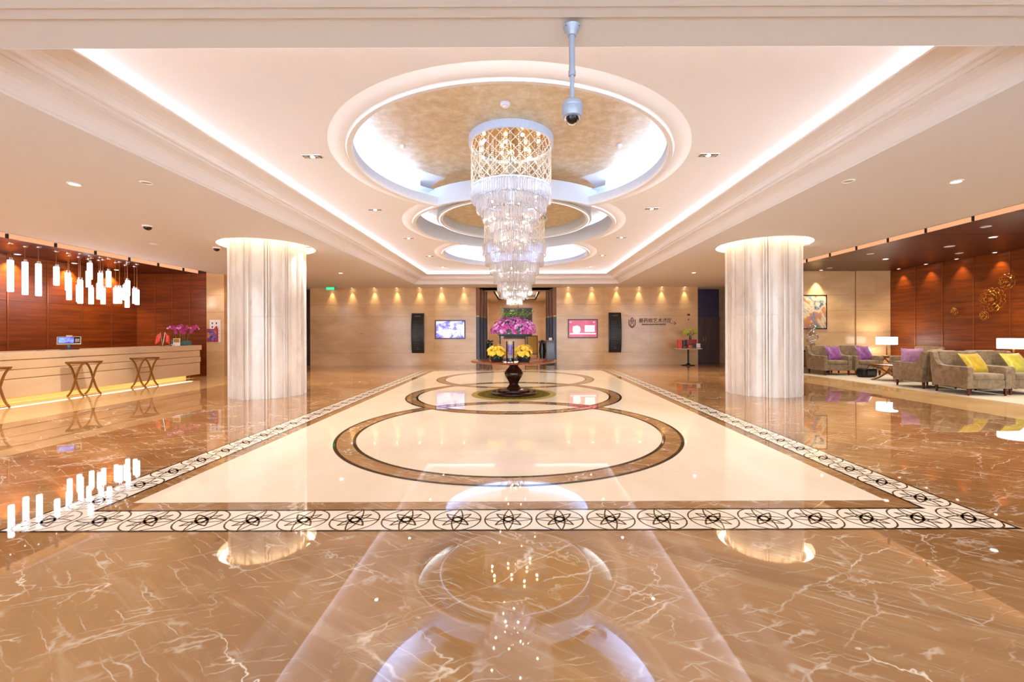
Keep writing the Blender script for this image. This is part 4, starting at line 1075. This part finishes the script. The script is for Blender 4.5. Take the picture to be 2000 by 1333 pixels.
t = thing('wall_vent', 'tiny dark fitting on the far marble wall beneath the lamp reflections', 'wall fitting', (-6.72, YB, 1.35)); B().bbox(-.07, .07, -.015, 0, -.012, .012, .004).build('plate', 'joint', t, 30)

def console_items():
    t = thing('bistro_table', 'white round top table on a black pedestal at the far wall', 'table', (6.88, 17.3, 0))
    B().lathe([(.0001, .70), (.53, .70), (.545, .69), (.53, .675), (.0001, .675)], 48).build('tabletop', 'paper', t, 30)
    B().cyl(.035, .05, .68, 20).build('pole', 'blackm', t, 40)
    B().lathe([(.0001, .10), (.04, .10), (.09, .04), (.26, .02), (.27, 0), (.0001, 0)], 32).build('base', 'blackm', t, 40)
    def carton(x, y, w_, d, h, mat, label, z=.70, detail=None, rz=0, nm='gift_carton'):
        t = thing(nm, label, 'box', (6.88+x, 17.3+y, z), rz)
        B().bbox(-w_/2, w_/2, -d/2, d/2, 0, h, .006).build('carton_body', mat, t, 30)
        if detail: detail(t, w_, d, h)
    def diamond(t, w_, d, h):
        m = B(); q = .05; m.add([(0, -d/2-.002, h/2-q*1.3), (q, -d/2-.002, h/2), (0, -d/2-.002, h/2+q*1.3), (-q, -d/2-.002, h/2)], [(0, 1, 2, 3)]); m.build('carton_print', 'gold', t)
    def stripe(t, w_, d, h): B().box(-w_/2-.001, w_/2+.001, -d/2-.002, -d/2, h*.1, h*.2).build('carton_print', 'gold', t)
    def bagh(t, w_, d, h): B().tube([(-w_*.2, 0, h), (-w_*.15, 0, h+.07), (w_*.15, 0, h+.07), (w_*.2, 0, h)], .004, 6).build('carton_handle', 'rosebox', t)
    carton(-.37, -.05, .17, .16, .36, 'rosebox', 'tall coral red gift bag on the white table', detail=bagh, nm='gift_bag')
    carton(-.19, -.08, .15, .14, .34, 'blackp', 'tall black gift box on the white table', detail=stripe)
    carton(.13, .08, .46, .12, .36, 'redbox', 'wide dark red gift box at the back of the white table', detail=diamond)
    carton(.0, -.16, .13, .10, .15, 'rosebox', 'small red box at the front of the white table', detail=diamond)
    carton(.15, -.16, .17, .10, .19, 'bluegrey', 'small dark patterned box on the white table', detail=stripe)
    carton(.33, -.16, .16, .10, .20, 'paper', 'small white box at the end of the white table', detail=stripe)
    t = thing('flower_vase', 'yellow-green flowers in a slim dark vase on the red boxes', 'vase', (6.99, 17.38, 1.06))
    B().lathe([(.0001, 0), (.04, 0), (.05, .05), (.03, .14), (.035, .16), (.0001, .16)], 20).build('vase_body', 'pot', t, 40)
    rr = random.Random(9); m, m2 = B(), B()
    for k in range(16):
        a = rr.random()*2*PI; d = Vector((math.cos(a)*1.2, math.sin(a)*.6, rr.uniform(.5, 1.2))).normalized(); L = rr.uniform(.22, .36)
        p = Vector((0, 0, .12)); m2.tube([p, p+d*L*.6, p+d*L], .004, 4)
        for j in range(4): blossom(m, p+d*L+Vector((rr.uniform(-.05, .05), rr.uniform(-.04, .04), rr.uniform(-.04, .04))), .055, (d.x, d.y-.8, d.z), rr)
        leaf(m2, p+d*L*.3, d+Vector((.2, -.2, 0)), .14, .03, .3, rr)
    m.build('blossoms', 'gpetal', t); m2.build('stem', 'green', t)
console_items()

# ------------------------------------------------------------------ corridor contents
t = thing('corridor_painting', 'large dark painting on the corridor end wall', 'picture', (-.14, 26, 1.95))
B().box(-.88, .88, -.05, 0, -.95, .95).build('frame', 'wooddoor', t); B().box(-.80, .80, -.06, -.05, -.87, .87).build('canvas', 'darkcanvas', t)
t = thing('poster_easel', 'black framed easel with a mustard yellow poster in the corridor', 'easel', (.55, 21.0, 0))
for x in (-.3, .3): B().box(x-.02, x+.02, -.02, .02, 0, 1.22).build('leg', 'blackm', t)
B().box(-.3, .3, -.02, .02, 1.18, 1.22).box(-.3, .3, -.02, .02, .28, .32).build('frame_rails', 'blackm', t); B().box(-.28, .28, -.012, .012, .32, 1.18).build('poster_print', 'ypost', t)
t = thing('fire_cabinet', 'red upright cabinet in the corridor behind the easel', 'cabinet', (1.08, 20.5, 0))
B().bbox(-.15, .15, -.1, .1, 0, .92, .01).build('cabinet_body', 'red', t, 30); B().box(-.12, .12, -.104, -.1, .62, .72).build('cabinet_label', 'rosebox', t)
B().box(-.12, .12, -.103, -.1, .08, .5).build('cabinet_door', 'maroon', t)
def potted(x, y, label, seed, hp, mat='pot'):
    rr = random.Random(seed); t = thing('potted_plant', label, 'plant', (x, y, 0), 0, 'potted plants at the corridor mouth')
    B().lathe([(.0001, 0), (.11, 0), (.09, .1), (.16, hp*.6), (.12, hp), (.10, hp), (.0001, hp-.03)], 24).build('pot', mat, t, 40)
    m = B()
    for k in range(60):
        a = rr.random()*2*PI; leaf(m, (0, 0, hp-.02), (math.cos(a), math.sin(a), rr.uniform(.5, 1.8)), rr.uniform(.18, .36), .07, .3, rr)
    m.build('leaves', 'dgreen', t, 60)
potted(-1.35, 18.9, 'green plant in a tall dark urn on the reception side of the corridor mouth', 41, .9); potted(.98, 18.7, 'green plant in a tall dark urn on the lounge side of the corridor mouth', 42, .9)
t = thing('host_stand', 'dark wooden host stand with a small white object at the corridor mouth', 'stand', (1.25, 17.65, 0))
B().bbox(-.17, .17, -.15, .15, 0, 1.02, .01).build('stand_body', 'darkwood', t, 30); B().bbox(-.19, .19, -.17, .17, 1.02, 1.05, .006).build('stand_top', 'redwood', t, 30)
tag(B().bbox(1.19, 1.33, 17.6, 17.68, 1.05, 1.15, .01).build('table_card', 'paper', None, 30), 'small white card standing on the dark host stand', 'card')

# ------------------------------------------------------------------ lounge
o = B().prism([(8.95, 13.7), (9.25, 6.5), (12.3, 6.5), (12.3, 13.7)], .001, .012).build('lounge_rug', 'rug'); tag(o, 'large pale grey rug under the lounge armchairs', 'rug')
def armchair(name, loc, rz, label, group):
    t = thing(name, label, 'armchair', loc, rz, group)
    B().bbox(-.32, .32, -.40, .30, .15, .33, .02).build('seat_base', 'velvet', t, 40)
    m = B().bbox(-.305, .305, -.415, .27, .33, .46, .045); m.build('seat_cushion', 'velvet', t, 50)
    for s in (-1, 1):
        # arm: side profile with a top that sweeps up into the back
        pr = [(-.41, .15), (.38, .15), (.43, .50), (.45, .86), (.43, .895), (.37, .87), (.33, .72), (.26, .625), (.12, .60), (-.39, .60), (-.425, .57)]
        xa, xb = sorted((s*.315, s*.43)); n = len(pr)
        bm = bmesh.new(); va = [bm.verts.new((xa, y, z)) for y, z in pr]; vb = [bm.verts.new((xb, y, z)) for y, z in pr]
        bm.faces.new(va); bm.faces.new(vb[::-1])
        for i in range(n): bm.faces.new((va[i], vb[i], vb[(i+1) % n], va[(i+1) % n]))
        bmesh.ops.recalc_face_normals(bm, faces=bm.faces[:])
        bmesh.ops.bevel(bm, geom=bm.edges[:], offset=.014, segments=2, profile=.6, affect='EDGES'); bm.verts.index_update()
        B().add([v.co.copy() for v in bm.verts], [[v.index for v in f.verts] for f in bm.faces]).build('armrest', 'velvet', t, 40); bm.free()
    Mx = Matrix.Translation((0, .28, .40)) @ Matrix.Rotation(-.14, 4, 'X')
    B().bbox(-.315, .315, 0, .15, -.22, .51, .035, Mx).build('backrest', 'velvet', t, 45)
    for x in (-.36, .36):
        for y in (-.36, .36):
            B().lathe([(.018, 0), (.032, .15)], 4, (x, y, 0), PI/4, PI/4+2*PI).build('leg', 'legwood', t)
    return t
def pillow(x, y, z, rz, tilt, mat, label, group, s=.50):
    m = B(); n = 12; v = []; f = []
    for sd in (1, -1):
        for i in range(n+1):
            for j in range(n+1):
                u = -1+2*i/n; w_ = -1+2*j/n
                e = (1-u*u)*(1-w_*w_); th = .085*e**.45 if e > 0 else 0
                k = 1-.10*(1-abs(u)**1.5*0-abs(w_)**2)*(u*u) if 0 else 1
                px = u*s/2*(1-.09*(1-w_*w_)*abs(u)); pz = w_*s/2*(1-.09*(1-u*u)*abs(w_))
                v.append((px, sd*th, pz))
    N = (n+1)**2
    for sd in (0, 1):
        for i in range(n):
            for j in range(n):
                a = sd*N+i*(n+1)+j; q = (a, a+1, a+n+2, a+n+1); f.append(q if sd == 0 else q[::-1])
    m.add(v, f)
    o = m.build('throw_pillow', mat, None, 70, (x, y, z), (tilt, 0, rz)); tag(o, label, 'pillow', group); return o
g = 'taupe velvet lounge armchairs'
A = armchair('armchair', (9.72, 9.14, .012), -.06, 'taupe velvet armchair with the pillow closest to the hall, facing the camera', g)
# front row (yellow pillows), back to back row, far row (purple pillows)
A['label'] = 'taupe armchair with a golden yellow pillow, nearest to the column'
dup(A, (10.66, 9.20, .012), -.06, 'taupe armchair with a lime yellow pillow, cut off by the picture edge')
dup(A, (9.80, 10.22, .012), PI-.04, 'taupe armchair with a lilac pillow, backing onto the yellow pillow chairs')
dup(A, (10.74, 10.26, .012), PI-.02, 'taupe armchair mostly hidden behind the two yellow pillow chairs')
dup(A, (9.76, 13.38, .012), .0, 'taupe armchair with a purple pillow below the abstract painting')
dup(A, (10.70, 13.36, .012), .0, 'taupe armchair with a purple pillow beside the side table lamp')
dup(A, (11.75, 12.55, .012), PI/2*1.0+PI, 'taupe armchair partly hidden behind the lilac pillow, by the timber wall')
gp = 'silk pillows on the lounge armchairs'
pillow(9.86, 9.17, .66, .10, -.55, 'yellow', 'golden yellow silk pillow leaning in the armchair nearest the column', gp)
pillow(10.82, 9.22, .66, .08, -.55, 'lime', 'lime yellow silk pillow in the armchair cut off by the picture edge', gp)
pillow(9.62, 10.40, .70, PI-.12, -.12, 'lilac', 'pale lilac silk pillow above the arm of the chair facing away', gp, .50)
pillow(10.0, 10.22, .72, PI+.25, -.22, 'tan', 'tan silk pillow beside the pale lilac pillow', gp, .46)
pillow(9.93, 13.37, .68, .08, -.45, 'purple', 'purple silk pillow in the armchair below the abstract painting', gp)
pillow(10.88, 13.35, .68, .06, -.45, 'purple', 'purple silk pillow in the armchair beside the side table lamp', gp)
# tables with crossed gilt legs
def xtable(loc, rz, w_, d, h, label, name, group=None):
    t = thing(name, label, 'table', loc, rz, group)
    B().bbox(-w_/2, w_/2, -d/2, d/2, h-.03, h, .006).build('tabletop', 'redwood', t, 30)
    B().box(-w_/2+.01, w_/2-.01, -d/2+.01, -d/2+.035, h-.055, h-.03).box(-w_/2+.01, w_/2-.01, d/2-.035, d/2-.01, h-.055, h-.03).build('apron', 'gold', t)
    for yy in (-d/2+.03, d/2-.03):
        for q in (-1, 1):
            pts = [(q*(w_/2-.02)*(k*.7+.3*k**5), yy, .002+(h-.05)*(k+1)/2) for k in [-1+2*j/14 for j in range(15)]]
            B().ribbon(pts, .035, .03).build('leg', 'gold', t, 40)
    B().box(-.01, .01, -d/2+.03, d/2-.03, h*.5-.02, h*.5).build('stretcher', 'gold', t); return t
xtable((10.35, 11.55, .0125), .15, 1.05, .7, .44, 'low coffee table with gilt crossed legs between the lounge chair rows', 'coffee_table')
xtable((11.75, 13.6, .0125), 0, .55, .5, .56, 'side table with gilt crossed legs under the lamp by the marble wall', 'side_table')
xtable((11.75, 10.05, .0125), 0, .55, .5, .56, 'side table with gilt crossed legs under the lamp by the timber wall', 'side_table')
def lamp(loc, label):
    t = thing('table_lamp', label, 'table lamp', loc, 0, 'white drum table lamps in the lounge')
    B().bbox(-.08, .08, -.08, .08, 0, .025, .006).build('base', 'gold', t, 30)
    B().box(-.012, .012, -.012, .012, .02, .40).build('pole', 'gold', t)
    B().lathe([(.27, .37), (.27, .61)], 40).lathe([(.262, .37), (.262, .61)], 40).build('lamp_shade', 'shade', t, 40)
    point('table_lamp_bulb', (0, 0, .48), 14, (1, .85, .65), .08, t)
    return t
lamp((11.78, 13.58, .572), 'white drum lamp on the side table by the corner of the mahogany wall'); lamp((11.68, 10.0, .572), 'white drum lamp cut off by the picture edge, above the lime yellow pillow')
tag(B().lathe([(.0001, 0), (.05, 0), (.07, .05), (.06, .08), (.0001, .08)], 20).build('table_bowl', 'maroon', None, 40, (11.9, 9.9, .572)), 'small dark bowl on the side table by the timber wall', 'bowl')
tag(B().bbox(11.52, 11.66, 13.37, 13.47, .572, .60, .006).build('table_book', 'tan', None, 30), 'small tan box on the side table by the marble wall', 'box')
tag(B().bbox(10.2, 10.5, 11.4, 11.62, .452, .475, .004).build('magazine', 'paper', None, 30), 'white magazine lying on the low coffee table', 'magazine')
# bag on the floor
t = thing('duffel_bag', 'black bag on the rug in front of the far purple pillow chair', 'bag', (10.25, 12.5, .012), .2)
m = B().bbox(-.25, .25, -.14, .14, 0, .27, .085); m.build('bag_body', 'blackm', t, 60)
B().tube([(-.12, -.1, .25), (-.08, -.13, .36), (.08, -.13, .36), (.12, -.1, .25)], .009, 6).build('bag_strap', 'blackp', t, 60)
B().bbox(-.14, .14, -.155, -.12, .08, .19, .012).build('bag_pocket', 'bluegrey', t)
# console, sculpture, painting
t = thing('console_table', 'brown wooden console table below the abstract painting', 'table', (9.6, 14.05, 0))
B().bbox(-.65, .65, -.12, .12, .71, .75, .006).build('tabletop', 'redwood', t, 30)
for x in (-.6, .6): B().box(x-.025, x+.025, -.11, .11, 0, .71).build('leg', 'darkwood', t)
B().box(-.6, .6, -.02, .02, .20, .24).build('stretcher', 'gold', t)
t = thing('loop_sculpture', 'tall chrome sculpture of twisted loops on the console table', 'sculpture', (9.72, 14.05, .75))
def loop(c, rx, rz_, tilt, th, ph=0, n=28):
    pts = []
    for i in range(n+1):
        a = 2*PI*i/n+ph; k = 1+.18*math.sin(2*a+tilt*3)
        x = rx*k*math.cos(a); z = rz_*k*math.sin(a); y = .05*math.sin(2*a+tilt)
        pts.append((c[0]+x*math.cos(tilt)-z*math.sin(tilt), c[1]+y, c[2]+x*math.sin(tilt)+z*math.cos(tilt)))
    return pts
B().cyl(.09, 0, .03, 24).build('base', 'blackp', t, 40)
for c, a, b, ti in (((0, 0, .17), .07, .12, .1), ((.01, 0, .42), .16, .12, .3), ((-.03, 0, .60), .08, .13, -.5), ((-.02, 0, .78), .09, .10, .6)):
    B().tube(loop(c, a, b, ti, 0), .020, 8, False).build('loop', 'chrome', t, 60)
t = thing('wall_painting', 'abstract painting in blue, cream and orange with a thin black frame', 'painting', (9.72, 14.2, 2.02))
w2, h2 = .575, .575
B().box(-w2, w2, -.035, 0, -h2, -h2+.03).box(-w2, w2, -.035, 0, h2-.03, h2).box(-w2, -w2+.03, -.035, 0, -h2, h2).box(w2-.03, w2, -.035, 0, -h2, h2).build('frame', 'blackp', t)
B().box(-w2+.03, w2-.03, -.028, -.004, -h2+.03, h2-.03).build('canvas', 'art', t)
# gold wire flowers on the mahogany wall
def wire_flower(y, z, r, label, seed):
    rr = random.Random(seed); t = thing('wall_ornament', label, 'wall ornament', (XR, y, z), 0, 'gold wire flowers on the mahogany wall')
    m = B(); rings = 4 if r > .2 else 3
    for k in range(rings):
        rad = r*(k+1)/rings; nn = 4+3*k; x = -.03-.10*(1-(k/rings)**2)*min(1, r/.2)
        for i in range(nn):
            a0 = 2*PI*i/nn+k*.4; pr = rad/ (1 if k else 1.4)
            # petal outline: an arc that bulges between two spokes
            a1 = a0+2*PI/nn*1.15; pts = []
            for j in range(9):
                u = j/8; a = a0+(a1-a0)*u; q = pr*(.80+.24*math.sin(PI*u)); pts.append((x-.02*math.sin(PI*u), q*math.cos(a), q*math.sin(a)))
            m.tube(pts, .008 if r > .2 else .006, 5)
            if k < rings-1:
                a = a0; m.tube([(x, pr*.8*math.cos(a), pr*.8*math.sin(a)), (x+.02, pr*.8*1.35*math.cos(a+.2), pr*.8*1.35*math.sin(a+.2))], .006, 4)
    m.build('wire_petals', 'goldart', t, 60)
    B().ball((-.10*min(1, r/.2), 0, 0), r*.2, 14, 8).build('flower_centre', 'goldart', t, 60)
    B().tube([(0, 0, 0), (-.10*min(1, r/.2), 0, 0)], .006, 6).build('wall_pin', 'goldart', t)
wire_flower(11.06, 2.19, .30, 'largest gold wire flower on the mahogany wall', 1)
wire_flower(10.72, 2.62, .185, 'gold wire flower above and beside the largest one', 2)
wire_flower(11.27, 1.77, .115, 'small gold wire flower just below the largest one', 3)
wire_flower(12.05, 1.92, .10, 'smallest gold wire flower, alone on the next timber panel', 4)
